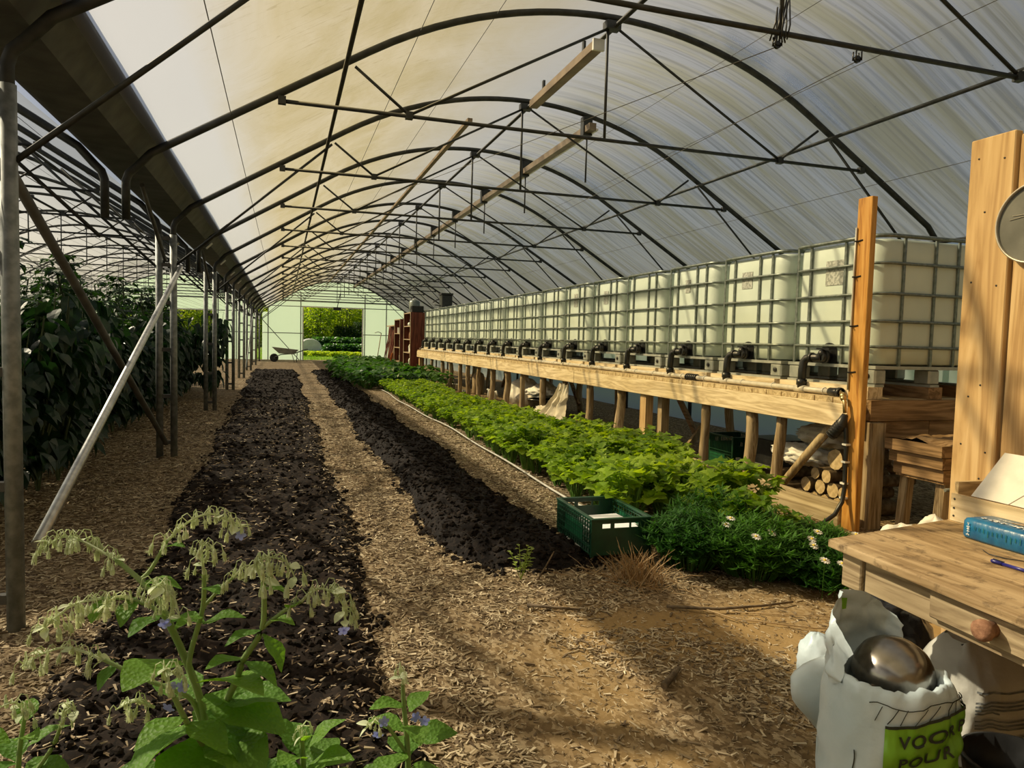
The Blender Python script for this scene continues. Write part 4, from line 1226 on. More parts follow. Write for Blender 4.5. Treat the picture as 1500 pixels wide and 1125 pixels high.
for s in range(4):
    r = np.random.default_rng(500 + s); lv, st, sg = VB(), VB(), VB()
    pts = [np.array([.05 * math.sin(i * 1.3 + s), .05 * math.cos(i * 1.7), -.02 + 2.1 * i / 8]) for i in range(9)]
    tri_tube(st, pts, [.012] * 9, 4)
    tri_tube(sg, [(0.02, 0, 0), (0.02, 0, 2.32)], .003, 3)
    for i in range(52):
        z = r.uniform(.25, 2.12); a = 2 * PI * r.random(); ln = r.uniform(.15, .36) * (1.1 - .22 * z)
        p = np.array([0, 0, z]); d = np.array([math.cos(a), math.sin(a), r.uniform(-.35, .35)])
        tri_tube(st, [p, p + d * ln * .6, p + d * ln + np.array([0, 0, -.05])], .003)
        for k in range(7):
            t_ = .3 + .7 * (k // 2) / 3; sd = 1 if k % 2 else -1
            aa = a + (sd * 1.1 if k < 6 else 0)
            put_leaf(lv, LF_TOM, p + d * ln * t_, (math.cos(aa), math.sin(aa), r.uniform(-.7, .2)), r.uniform(.08, .14), r.uniform(.08, .13), twist=r.uniform(-.6, .6), curl=.1)
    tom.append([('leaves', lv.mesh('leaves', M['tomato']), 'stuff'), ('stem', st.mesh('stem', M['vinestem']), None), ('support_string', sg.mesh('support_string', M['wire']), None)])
spots = []
for x in (-2.55, -3.3, -4.3, -5.3, -6.6):
    for k in range(26 if x > -4 else 18):
        y = 5.2 + .62 * k * (1 if x > -4 else 1.25)
        if x > -2.6 and y > 19: continue
        spots.append((x + rng.uniform(-.1, .1), y + rng.uniform(-.1, .1), 0, rng.uniform(0, 6.28), (1.15, 1.15, rng.uniform(.72, 1.06)), int(rng.integers(4))))
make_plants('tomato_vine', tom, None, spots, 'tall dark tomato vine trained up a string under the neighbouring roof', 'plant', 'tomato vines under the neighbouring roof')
# one broad dark bush beside the third post
t = thing('pepper_plant', 'tall dark bushy plant leaning out beside the third pair of posts', 'plant', (-1.42, 15.9, 0), .7)
t.scale = (.9, .9, 1.3)
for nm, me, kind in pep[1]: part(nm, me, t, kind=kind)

# --- feathery herbs at the end of the celery bed
def feather(seed, n, R_, H):
    r = np.random.default_rng(seed); vb = VB()
    for i in range(n):
        a = 2 * PI * r.random(); o = R_ * math.sqrt(r.random()); h = H * r.uniform(.35, 1.0) * (1 - .35 * (o / R_) ** 2)
        p = np.array([o * math.cos(a) * .5, o * math.sin(a) * .5, 0]); q = np.array([o * math.cos(a), o * math.sin(a), h])
        tri_tube(vb, [p, p * .4 + q * .6 + np.array([0, 0, .05]), q], [.003, .002, .001])
        for k in range(9):
            t_ = .35 + .65 * k / 8; c = p * (1 - t_) + q * t_ + np.array([0, 0, .05 * math.sin(PI * t_)])
            for m_ in range(3):
                aa = r.uniform(0, 6.28); L_ = r.uniform(.03, .07)
                d = np.array([math.cos(aa), math.sin(aa), r.uniform(-.1, .8)]); sd = np.cross(d, (0, 0, 1)); sd = sd / (np.linalg.norm(sd) + 1e-6) * .0032
                vb.add(np.array([c - sd, c + sd, c + d * L_ * .6 + sd * 1.3, c + d * L_ * .6 - sd * 1.3, c + d * L_]), [(0, 1, 2), (0, 2, 3), (3, 2, 4)])
    return vb
for k, (x, y, R_, H, lab) in enumerate(((2.36, 3.72, .30, .34, 'dark feathery herb bush beside the green crate'), (2.66, 3.50, .36, .36, 'dark feathery herb bush in front of the celery'),
                                        (2.92, 3.24, .32, .24, 'low feathery herb with white daisies near the table'), (2.72, 3.92, .36, .42, 'feathery herb bush growing up into the celery'),
                                        (3.12, 3.66, .30, .26, 'low feathery herb trailing towards the border plank'))):
    t = thing('feathery_herb', lab, 'plant', (x, y, 0))
    part('fronds', feather(600 + k, 420, R_, H).mesh('fronds', M['dill']), t, kind='stuff')
    if k in (2, 1):
        rr = random.Random(k)
        for i in range(9 if k == 2 else 5):
            fx_, fy_ = rr.uniform(-.28, .28), rr.uniform(-.32, .05); h = rr.uniform(.16, .34)
            stv = VB(); tri_tube(stv, [(fx_ * .7, fy_ * .7, 0), (fx_, fy_, h)], .002)
            fl = part('flower_stem', stv.mesh('flower_stem', M['dill']), t)
            pv = VB(); tl = rr.uniform(.3, .9)
            for j in range(11):
                a = 2 * PI * j / 11
                put_leaf(pv, LF_PET, (fx_ + .005 * math.cos(a), fy_ + .005 * math.sin(a), h), (math.cos(a), math.sin(a), .15 + tl * math.sin(a)), .024, .032)
            part('petals', pv.mesh('petals', M['daisy']), fl, label='white daisy petals')
            part('flower_eye', MB().ball((fx_, fy_, h + .003), (.008, .008, .006), 8, 5).mesh('flower_eye', M['yellow']), fl)

# --- dry grass tuft and small weed
def strands(seed, n, R_, H, w_=.002, lean=.5, spread=1.0):
    r = np.random.default_rng(seed); vb = VB()
    for i in range(n):
        a = 2 * PI * r.random(); b0 = np.array([R_ * .35 * r.normal(), R_ * .35 * r.normal(), 0]); h = H * r.uniform(.4, 1.0)
        tip = b0 + np.array([math.cos(a) * lean * h * r.random() * spread, math.sin(a) * lean * h * r.random() * spread, h])
        mid = (b0 + tip) / 2 + np.array([0, 0, .15 * h])
        tri_tube(vb, [b0, mid, tip], [w_, w_ * .8, w_ * .3])
    return vb
t = thing('dry_grass_tuft', 'tuft of cut dry straw stubble in front of the green crate', 'grass tuft', (1.90, 3.52, 0))
part('blades', strands(1, 120, .16, .19, .0024, 1.3).mesh('blades', M['straw']), t, kind='stuff')
part('fallen_blades', strands(2, 200, .40, .05, .002, 5.5).mesh('fallen_blades', M['straw']), t, kind='stuff')
t = thing('small_weed', 'small yellow-green weed sprouting in the mulch at the end of the black bed', 'plant', (1.28, 3.72, 0))
vb = VB()
rr = np.random.default_rng(5)
for i in range(6):
    a = rr.uniform(0, 6.28); tip = np.array([.06 * math.cos(a), .06 * math.sin(a), rr.uniform(.12, .22)])
    tri_tube(vb, [(0, 0, -.01), tip * .5, tip], .002)
    for k in range(9):
        t_ = .3 + .7 * k / 8; aa = rr.uniform(0, 6.28)
        put_leaf(vb, LF_OV, tip * t_, (math.cos(aa), math.sin(aa), .5), .032, .03)
part('sprigs', vb.mesh('sprigs', M['weed']), t)

# --- borage in the foreground
def spline(P, n=6):
    P = [Vector(p) for p in P]; out = []
    for i in range(len(P) - 1):
        p0, p1, p2, p3 = P[max(i-1, 0)], P[i], P[i+1], P[min(i+2, len(P)-1)]
        for k in range(n):
            t_ = k / n
            out.append(.5 * ((2*p1) + (-p0+p2)*t_ + (2*p0-5*p1+4*p2-p3)*t_*t_ + (-p0+3*p1-3*p2+p3)*t_**3))
    out.append(P[-1]); return out
def bud_geo(vb, p, droop_dir, s, r):
    """a hanging hairy bud on a curved pedicel"""
    p = np.asarray(p, float); d = np.asarray(droop_dir, float)
    q1 = p + d * s * .8 + np.array([0, 0, s * 1.0]); q2 = p + d * s * 1.5 + np.array([0, 0, s * .6]); q3 = p + d * s * 1.75 + np.array([0, 0, -s * .5])
    tri_tube(vb, [p, q1, q2, q3], [.0014, .0013, .0013, .0016], 4)
    down = np.array([d[0] * .25, d[1] * .25, -1.0])
    L_ = s * r.uniform(1.1, 1.5)
    # bud body: tapered six-sided spindle
    V = []; fr = frame(down, (1, 0, 0))
    prof = [(0, .12), (.2, .30), (.5, .36), (.8, .2), (1.0, .03)]
    for t_, w in prof:
        for k in range(6):
            a = 2 * PI * k / 6; V.append(q3 + fr[0] * t_ * L_ + (fr[1] * math.cos(a) + fr[2] * math.sin(a)) * w * L_ * .62)
    F = []
    for i in range(4):
        for k in range(6):
            l = (k + 1) % 6; F += [(i*6+k, i*6+l, (i+1)*6+l), (i*6+k, (i+1)*6+l, (i+1)*6+k)]
    vb.add(np.array(V), F)
    for k in range(5):                 # sepals and bristles
        a = 2 * PI * k / 5; e = fr[1] * math.cos(a) + fr[2] * math.sin(a)
        put_leaf(vb, LF_PET, q3 + e * L_ * .10, fr[0] + e * .10, L_ * 1.2, L_ * .6)
    for k in range(10):
        a = r.uniform(0, 6.28); t_ = r.uniform(.0, .9); e = fr[1] * math.cos(a) + fr[2] * math.sin(a); c = q3 + fr[0] * t_ * L_ + e * L_ * .2
        vb.add(np.array([c, c + fr[0] * .0012, c + e * L_ * .35]), [(0, 1, 2)])
def make_borage(label, base, stems, leaves, flowers, clusters, seed):
    r = np.random.default_rng(seed)
    t = thing('borage_plant', label, 'plant', base)
    B0 = np.array(base)
    for pts, r0, r1 in stems:
        S = [np.array(p) - B0 for p in spline(pts, 5)]
        vb = VB(); n = len(S)
        tri_tube(vb, S, [r0 + (r1 - r0) * i / (n - 1) for i in range(n)], 7)
        for k in range(n * 9):          # bristly hairs
            i = int(r.integers(n)); a = r.uniform(0, 6.28); d = np.array([math.cos(a), math.sin(a), r.uniform(-.3, .5)])
            c = S[i]; vb.add(np.array([c, c + np.array([0, 0, .0012]), c + d * (r1 + .009)]), [(0, 1, 2)])
        part('stem', vb.mesh('stem', M['boragestem'], True), t)
    for p, d, L_, W, tw in leaves:
        vb = VB(); put_leaf(vb, LF_BOR, np.array(p) - B0, d, L_, W, twist=tw, curl=.16)
        part('leaf', vb.mesh('leaf', M['borage'], True), t)
    for pts, n, s in clusters:
        S = [np.array(p) - B0 for p in spline(pts, 8)]
        vb = VB()
        tri_tube(vb, S, [.004 - .0022 * i / (len(S) - 1) for i in range(len(S))], 5)
        for k in range(n):
            i = int((k + .5) / n * (len(S) - 1)); a = r.uniform(0, 6.28)
            bud_geo(vb, S[i], (math.cos(a), math.sin(a), r.uniform(-.2, .3)), s * r.uniform(.75, 1.2), r)
        for k in range(max(3, n // 5)):
            i = int(r.integers(len(S))); a = r.uniform(0, 6.28)
            put_leaf(vb, LF_BOR, S[i], (math.cos(a), math.sin(a), r.uniform(-.4, .5)), r.uniform(.02, .045), r.uniform(.02, .04), twist=r.uniform(-.5, .5))
        part('flower_cluster', vb.mesh('flower_cluster', M['bud']), t, label='drooping cluster of pale hairy buds')
    for p in flowers:
        vb = VB(); a0 = r.uniform(0, 6.28); nd = np.array([r.uniform(-.4, .4), -.7, r.uniform(-.4, .2)]); fr = frame(nd)
        for k in range(5):
            a = a0 + 2 * PI * k / 5; put_leaf(vb, LF_PET, np.array(p) - B0, fr[1] * math.cos(a) + fr[2] * math.sin(a), .016, .03, up=nd)
        part('flower', vb.mesh('flower', M['petal']), t, label='small blue star-shaped flower')
    return t
S = dict(
S0=[(-.20, 1.97, 0), (-.189, 1.95, .195), (-.194, 1.95, .353), (-.238, 1.95, .503), (-.287, 1.93, .636)],
S1=[(-.238, 1.95, .503), (-.296, 1.98, .632), (-.351, 2.02, .686), (-.414, 2.06, .732)],
S2=[(-.205, 1.95, .409), (-.224, 1.93, .493), (-.189, 1.9, .64), (-.184, 1.88, .733)],
S2b=[(-.186, 1.9, .646), (-.154, 1.92, .677), (-.121, 1.94, .701)],
S3=[(-.19, 1.96, .05), (-.173, 1.95, .276), (-.112, 1.9, .439), (-.093, 1.88, .505), (-.046, 1.85, .596), (-.043, 1.84, .716)],
S3b=[(-.043, 1.85, .599), (.004, 1.82, .645), (.046, 1.8, .674)],
S4=[(-.351, 2.02, .686), (-.327, 2.04, .71), (-.292, 2.06, .776)],
S6=[(-.26, 1.96, .56), (-.289, 1.98, .605), (-.368, 2.0, .644), (-.438, 2.02, .646)],
S7=[(-.20, 1.95, .33), (-.23, 1.95, .394), (-.331, 1.97, .442), (-.43, 2.0, .491)],
S8=[(-.19, 1.95, .12), (-.184, 1.9, .27), (-.217, 1.84, .378), (-.242, 1.8, .47)])
stems = [(S['S0'], .013, .008), (S['S1'], .008, .006), (S['S2'], .008, .005), (S['S2b'], .0045, .0035), (S['S3'], .011, .006), (S['S3b'], .005, .004),
         (S['S4'], .006, .0045), (S['S6'], .006, .0045), (S['S7'], .007, .005), (S['S8'], .009, .006)]
r_ = np.random.default_rng(77)
leaves = []
def lf(p, d, L_, W, tw=0.0): leaves.append((p, d, L_, W, tw))
lf((-.25, 1.93, .50), (-.35, -.55, .25), .17, .20); lf((-.20, 1.92, .44), (.7, -.5, .35), .20, .20, .3); lf((-.19, 1.92, .40), (.9, -.3, -.1), .22, .22, -.2)
lf((-.18, 1.93, .36), (.75, -.6, -.35), .21, .20, .2); lf((-.17, 1.92, .30), (.6, -.75, .1), .20, .22); lf((-.20, 1.92, .30), (-.1, -.9, -.1), .20, .22, .2)
lf((-.20, 1.92, .34), (-.8, -.5, -.1), .20, .20, -.3); lf((-.14, 1.91, .38), (.85, -.2, .35), .16, .17); lf((-.16, 1.93, .20), (.9, -.5, .1), .22, .23, .2)
lf((-.22, 1.93, .20), (-.6, -.8, .15), .22, .23, -.2); lf((-.19, 1.93, .14), (.1, -1, .25), .22, .24); lf((-.12, 1.93, .14), (1, -.2, .3), .22, .22, .1)
lf((-.26, 1.98, .15), (-1, .1, .3), .20, .22); lf((-.19, 2.0, .25), (.3, .9, .2), .20, .22); lf((-.22, 2.0, .36), (-.5, .8, .2), .18, .18)
lf((-.19, 1.9, .60), (.7, -.1, .35), .10, .09); lf((-.187, 1.9, .62), (-.6, -.5, .2), .075, .07); lf((-.184, 1.88, .70), (.4, -.5, .2), .06, .06)
lf((-.05, 1.85, .59), (-.8, -.3, .1), .085, .07); lf((-.045, 1.85, .58), (.5, -.3, -.5), .10, .08); lf((-.043, 1.84, .70), (.9, -.2, .1), .06, .05)
lf((-.09, 1.88, .50), (.9, -.3, -.3), .10, .09); lf((-.095, 1.88, .51), (-.7, -.4, .3), .09, .08); lf((-.03, 1.84, .62), (.6, -.4, .2), .07, .06)
lf((-.29, 1.93, .62), (-.5, -.6, .1), .09, .08); lf((-.28, 1.94, .60), (.8, -.3, .3), .10, .09); lf((-.35, 2.02, .68), (.9, -.2, .15), .10, .08)
lf((-.36, 2.01, .645), (-.3, -.8, -.3), .08, .07); lf((-.30, 2.05, .76), (.6, -.3, .3), .06, .06); lf((-.33, 1.97, .44), (-.1, -.4, .6), .08, .07)
lf((-.40, 2.0, .48), (-.6, -.5, -.4), .07, .07); lf((-.44, 2.03, .64), (-.3, -.6, -.4), .06, .06); lf((-.22, 1.83, .40), (-.7, -.5, .1), .12, .11)
lf((-.22, 1.84, .38), (.7, -.6, .0), .13, .12); lf((.02, 1.81, .655), (.1, -.5, .5), .05, .05)
clusters = [
 ([(-.287, 1.93, .636), (-.30, 1.91, .70), (-.285, 1.88, .715), (-.25, 1.86, .69), (-.235, 1.85, .64)], 26, .017),
 ([(-.414, 2.06, .732), (-.494, 2.1, .772), (-.545, 2.12, .785), (-.585, 2.12, .765)], 26, .018),
 ([(-.184, 1.88, .733), (-.19, 1.88, .80), (-.18, 1.865, .815), (-.155, 1.86, .79)], 15, .015),
 ([(-.121, 1.94, .701), (-.09, 1.94, .73), (-.065, 1.94, .72)], 10, .015),
 ([(-.043, 1.84, .716), (-.06, 1.83, .765), (-.03, 1.82, .785), (.01, 1.82, .77), (.03, 1.81, .735)], 24, .016),
 ([(.046, 1.8, .674), (.08, 1.79, .705), (.115, 1.785, .70), (.145, 1.78, .665), (.15, 1.78, .62)], 26, .016),
 ([(-.292, 2.06, .776), (-.244, 2.08, .818), (-.193, 2.08, .838), (-.15, 2.09, .82), (-.115, 2.1, .785)], 26, .017),
 ([(-.438, 2.02, .646), (-.505, 2.04, .629), (-.56, 2.06, .585), (-.59, 2.07, .55)], 26, .018),
 ([(-.368, 2.0, .644), (-.40, 1.98, .66), (-.44, 1.99, .62)], 12, .017),
 ([(-.43, 2.0, .491), (-.514, 2.03, .519), (-.58, 2.06, .50), (-.64, 2.08, .46)], 20, .018),
 ([(-.242, 1.8, .47), (-.262, 1.78, .54), (-.25, 1.77, .55), (-.225, 1.765, .53)], 12, .015),
 ([(-.30, 1.9, .40), (-.34, 1.88, .43), (-.38, 1.87, .42)], 12, .015)]
make_borage('tall borage plant with drooping clusters of pale hairy buds in the foreground', (-.20, 1.97, 0), stems, leaves,
            [(-.245, 1.79, .50), (-.25, 1.765, .46), (-.27, 1.86, .625), (-.11, 2.08, .775), (.148, 1.775, .60), (-.22, 1.77, .505)], clusters, 9)
leaves = []
b0 = (.06, 2.0, 0)
for k in range(11):
    a = 2.4 * k; lf((.06 + .015 * math.cos(a), 2.0 + .015 * math.sin(a), .05 + .016 * k), (math.cos(a), math.sin(a), .25 + .09 * k), .17 - .007 * k, .17 - .008 * k, .2 * math.sin(k))
make_borage('young borage rosette with broad leaves between the two flowering borage plants', b0, [([(.06, 2.0, 0), (.06, 2.0, .12), (.055, 1.99, .22)], .011, .006)], leaves, [],
            [([(.055, 1.99, .22), (.05, 1.98, .25), (.06, 1.97, .265)], 6, .012)], 10)
leaves = []
for k in range(10):
    a = 2.4 * k + .6; lf((.345 + .012 * math.cos(a), 1.95 + .012 * math.sin(a), .05 + .027 * k), (math.cos(a), math.sin(a), .05 + .05 * k), .17 - .008 * k, .17 - .009 * k, .25 * math.sin(k))
make_borage('small borage plant with blue flowers and dark leaves beside the chip path', (.345, 1.95, 0),
            [([(.345, 1.95, 0), (.345, 1.95, .14), (.33, 1.945, .30), (.325, 1.94, .36)], .010, .005), ([(.34, 1.95, .15), (.29, 1.93, .24), (.265, 1.92, .27)], .006, .004)], leaves,
            [(.27, 1.91, .275), (.36, 1.92, .27), (.255, 1.92, .235), (.385, 1.92, .255)],
            [([(.325, 1.94, .36), (.325, 1.935, .40), (.31, 1.93, .41)], 6, .013), ([(.265, 1.92, .27), (.25, 1.915, .285), (.235, 1.91, .27)], 5, .013)], 11)
leaves = []
for k in range(12):
    a = 2.4 * k + .2; lf((-.66 + .02 * math.cos(a), 2.12 + .02 * math.sin(a), .06 + .02 * k), (math.cos(a), math.sin(a), .2 + .05 * k), .13 - .004 * k, .13 - .005 * k, .2 * math.sin(k))
make_borage('low dark borage plant at the foot of the first post', (-.66, 2.12, 0), [([(-.66, 2.12, 0), (-.66, 2.12, .18), (-.64, 2.11, .32)], .009, .005), ([(-.66, 2.12, .1), (-.58, 2.1, .22), (-.55, 2.09, .3)], .007, .004)], leaves, [],
            [([(-.64, 2.11, .32), (-.66, 2.1, .36), (-.70, 2.09, .35)], 10, .015), ([(-.55, 2.09, .3), (-.54, 2.08, .34), (-.51, 2.07, .33)], 9, .014)], 12)
# ------------------------------------------------------------------ near right corner: plank wall, table and what lies on it
t = thing('plank_wall', 'wall of tall upright pine planks behind the old table, backed by added shade boards', 'plank wall', (2.70, 0, 0))
y = 2.28
for k in range(6):
    w_ = (.19, .20, .19, .21, .19, .2)[k]
    b = MB().box((-.0 if k % 2 == 0 else .012, y - w_, -.02), (.04, y, 2.20 - .02 * (k % 2)))
    part('plank', bevel_mesh(b.mesh('plank', M['pinez']), .004), t)
    y -= w_ + .012
for k in range(19):      # unseen planks and roof added to shade the near end of the tanks
    part('plank', MB().box((.045 + .2 * k, 2.24, -.02), (.237 + .2 * k, 2.275, 2.17)).mesh('plank', M['pinez']), t)
part('shade_sheet', MB().box((.042, .9, 2.172), (3.85, 2.28, 2.19)).mesh('shade_sheet', M['oldy']), t)
for z in (.5, 1.6):
    part('batten', MB().box((.041, .95, z), (.09, 2.25, z + .09)).mesh('batten', M['oldy']), t)
nm_ = MB().lathe([(.004, -.002), (.004, .0015), (.001, .002)], 8, (0, 0, 0), Matrix.Rotation(-PI/2, 3, 'Y')).mesh('nail', M['black'])
for (yy, z) in ((2.24, 2.12), (2.13, 2.1), (2.24, 1.62), (2.13, 1.6), (2.24, .95), (2.13, .93), (2.2, 1.9), (2.17, 1.2), (2.22, 1.15), (2.15, .82), (2.25, .78)):
    part('nail', nm_, t, (0, yy, z))
t = thing('round_sieve', 'round grey sieve with a metal rim hung on the plank wall', 'sieve', (2.683, 1.972, 1.825))
b = MB(); ring = [(0, .150 * math.cos(a), .150 * math.sin(a)) for a in np.linspace(0, 2 * PI, 49)[:-1]]
RY = Matrix.Rotation(-PI/2, 3, 'Y')
b.lathe([(.146, -.012), (.152, -.012), (.1535, -.008), (.1535, .016), (.151, .018), (.147, .018), (.146, .014), (.146, -.012)], 48, (0, 0, 0), RY, cap0=False, cap1=False)
part('rim', b.mesh('rim', M['rim']), t)
part('mesh_disc', MB().lathe([(.1455, .004), (.1455, .007)], 48, (0, 0, 0), RY).mesh('mesh_disc', M['sieve']), t)
for k, (p, q) in enumerate((((-.10, .02), (.11, .06)), ((-.09, .035), (.10, .045)), ((-.02, -.06), (.10, .01)), ((-.03, -.03), (.1, -.02)))):
    part('sieve_wire', MB().tube([(-.009, -p[0], p[1]), (-.010, -(p[0]+q[0])/2, (p[1]+q[1])/2 - .006), (-.009, -q[0], q[1])], .0014, 4).mesh('sieve_wire', M['rim']), t)
t = thing('green_box', 'dark green plastic box with a pale edge standing above the plank wall', 'box', (2.86, 1.66, 2.192))
part('body', bevel_mesh(MB().box((-.06, -.30, 0), (.2, .36, .30)).mesh('body', M['dgreen']), .02), t)
part('edge_strip', MB().tube([(-.065, .365, .01), (-.065, .365, .15), (-.065, .345, .295)], .006, 6).mesh('edge_strip', M['white']), t)

# table (slightly out of square with age)
t = thing('wooden_table', 'old worn wooden table with turned legs and a drawer', 'table', (0, 0, 0))
A, B_, C_, D_ = Vector((1.789, 1.961)), Vector((2.665, 2.125)), Vector((1.70, .45)), Vector((2.665, .45))
def tpt(u, v, z):      # u across, v towards the viewer
    p = (A * (1-u) + B_ * u) * (1-v) + (C_ * (1-u) + D_ * u) * v
    return (p.x, p.y, z)
us = [0, .27, .52, .77, 1.0]
for k in range(4):
    g0, g1 = us[k] + (.0012 if k else 0), us[k+1] - (.0012 if k < 3 else 0)
    b = MB()
    b.add([tpt(g0, 0, .652), tpt(g1, 0, .652), tpt(g1, 1, .652), tpt(g0, 1, .652), tpt(g0, 0, .68), tpt(g1, 0, .68), tpt(g1, 1, .68), tpt(g0, 1, .68)],
          [(0,1,2,3),(7,6,5,4),(4,5,1,0),(5,6,2,1),(6,7,3,2),(7,4,0,3)])
    part('top_board', bevel_mesh(b.mesh('top_board', M['tabletop']), .005, 2), t)
def apron(u0, v0, u1, v1, z0, z1, th, name, mat):
    return part(name, MB().beam(Vector(tpt(u0, v0, (z0+z1)/2)), Vector(tpt(u1, v1, (z0+z1)/2)), th, z1 - z0).mesh(name, mat), t)
apron(.075, .09, .075, .97, .535, .648, .024, 'apron', M['tablewood']); apron(.12, .055, .93, .055, .535, .648, .022, 'apron', M['tablewood']); apron(.94, .09, .94, .97, .535, .648, .022, 'apron', M['tablewood'])
dr = apron(.052, .27, .052, .70, .560, .642, .03, 'drawer', M['tablewood'])
bevel_mesh(dr.data, .004)
kn = Vector(tpt(.052, .405, .606))
part('drawer_pull', MB().tube([kn + Vector((-.012, 0, 0)), kn + Vector((-.03, 0, 0)), kn + Vector((-.045, 0, 0)), kn + Vector((-.06, 0, 0)), kn + Vector((-.066, 0, 0))], [.021, .022, .029, .028, .018], 14).mesh('drawer_pull', M['clay']), dr)
prof = [(.020, 0), (.026, .015), (.021, .04), (.018, .07), (.024, .12), (.034, .18), (.037, .24), (.030, .30), (.026, .315), (.038, .33), (.039, .345), (.030, .36), (.030, .37), (.037, .385), (.042, .42), (.038, .455), (.030, .475), (.038, .485), (.038, .50), (.031, .51), (.034, .515), (.034, .53)]
for u, v in ((.09, .06), (.92, .06), (.09, .96), (.92, .96)):
    p = Vector(tpt(u, v, 0))
    lg = part('leg', MB().lathe(prof, 20, (p.x, p.y, 0)).mesh('leg', M['tableleg']), t)
    part('leg_block', bevel_mesh(MB().box((p.x - .042, p.y - .042, .528), (p.x + .042, p.y + .042, .65)).mesh('leg_block', M['tablewood']), .004), lg)

# tray, card, blue pack, pen and wire on the table
t = thing('wooden_tray', 'open pine tray with a raised end standing on the table against the planks', 'tray', (2.47, 1.585, .6815))
part('side', MB().box((0, 0, 0), (.014, .49, .105)).mesh('side', M['pine']), t)
part('side', MB().box((.186, 0, 0), (.20, .49, .105)).mesh('side', M['pine']), t)
part('end', MB().box((.0145, .474, 0), (.1855, .489, .15)).mesh('end', M['pinex']), t)
part('end', MB().box((.0145, .001, 0), (.1855, .015, .105)).mesh('end', M['pinex']), t)
part('base', MB().box((.0145, .0155, 0), (.1855, .4735, .01)).mesh('base', M['pinex']), t)
for z in (.02, .05, .085): part('nail', nm_, t, (-.0005, .475, z))
t = thing('folded_card', 'folded white card lying crooked in the wooden tray', 'card', (2.485, 1.62, .79))
b = MB()
def slab(b, P, th):
    n = (Vector(P[1]) - Vector(P[0])).cross(Vector(P[2]) - Vector(P[0])).normalized() * th; k = len(P)
    b.add([Vector(p) for p in P] + [Vector(p) + n for p in P], [tuple(range(k))[::-1], tuple(range(k, 2*k))] + [(i, (i+1) % k, k + (i+1) % k, k + i) for i in range(k)])
slab(b, [(0, .385, 0), (.125, .36, .165), (.125, .10, .165), (0, .24, 0)], .004); part('panel', b.mesh('panel', M['card']), t)
b = MB(); slab(b, [(0.002, .235, 0), (.125, .097, .165), (.15, -.02, .12), (.02, .05, -.005)], .004); part('panel', b.mesh('panel', M['card']), t)
t = thing('blue_pack', 'blue plastic-wrapped pack with white lettering lying on the table', 'package', (2.283, 1.555, .6815))
b = MB()
rings = []
for y_, s in ((0, .90), (.012, .98), (.05, 1.0), (.16, 1.02), (.27, 1.0), (.305, .97), (.315, .88)):
    rings.append([(.07 + (x - .07) * s, y_, .036 + (z - .036) * s) for x, z in ((.006, 0), (.134, 0), (.14, .008), (.138, .055), (.128, .072), (.014, .072), (.002, .062), (0, .008))])
b.stack(rings); part('wrap', b.mesh('wrap', M['blue']), t)
rr = random.Random(4)
b = MB()
def strokes(b, fn, x0, n, h, w_, seed):
    rq = random.Random(seed); x = x0
    for i in range(n):
        for k in range(2):
            u = x + rq.uniform(0, w_); a = rq.uniform(0, h * .3); c = rq.uniform(h * .6, h)
            P = [fn(u, a), fn(u + w_ * .28, a), fn(u + w_ * .28 + rq.uniform(-.2, .2) * w_, c), fn(u + rq.uniform(-.2, .2) * w_, c)]
            b.add(P, [(0, 1, 2, 3)])
        P = [fn(x, h * .45), fn(x + w_ * .9, h * .45), fn(x + w_ * .9, h * .6), fn(x, h * .6)]
        b.add(P, [(0, 1, 2, 3)])
        x += w_ * 1.25
strokes(b, lambda u, v: (.030 + v * 1.2, .28 - u, .0752), 0, 9, .028, .020, 1)
strokes(b, lambda u, v: (.078 + v, .25 - u, .0760), 0, 6, .013, .012, 2)
strokes(b, lambda u, v: (-.003, .295 - v * .6, .014 + u), 0, 4, .022, .009, 3)
part('lettering', b.mesh('lettering', M['print']), t, label='white lettering')
b = MB()
for k in range(16): 
    yv = .262 - .016 * k; z1 = .052 - rr.uniform(0, .006); z0 = z1 - rr.uniform(.012, .026)
    b.add([(-.0028, yv, z0), (-.0028, yv + .0022, z0), (-.0028, yv + .0022, z1), (-.0028, yv, z1)], [(0, 1, 2, 3)])
part('fine_print', b.mesh('fine_print', M['crate2']), t)
b = MB(); b.add([(.075, .20, .0755), (.132, .16, .0755), (.132, .03, .0755), (.082, .05, .0755)], [(0, 3, 2, 1)]); part('picture_panel', b.mesh('picture_panel', M['oldx']), t)
t = thing('pen', 'dark blue pen lying on the table in front of the blue pack', 'pen', (2.105, 1.58, .687))
part('barrel', MB().tube([(0, .0, 0), (.004, -.10, 0)], .0052, 10).mesh('barrel', M['penblue']), t)
part('cap', MB().tube([(-.0015, .035, 0), (-.001, .03, 0), (0, 0, 0)], [.005, .0062, .0062], 10).mesh('cap', M['penblue']), t)
part('clip', MB().box((-.002, -.005, .006), (.002, .03, .0085)).mesh('clip', M['black']), t)
tag(part('wire_scrap', MB().tube([(2.20, 1.72, .683), (2.175, 1.68, .683), (2.185, 1.63, .683), (2.23, 1.58, .683), (2.27, 1.53, .683)], .0016, 5).mesh('wire_scrap', M['black'])), 'thin black wire scrap curling on the table beside the pen', 'wire')

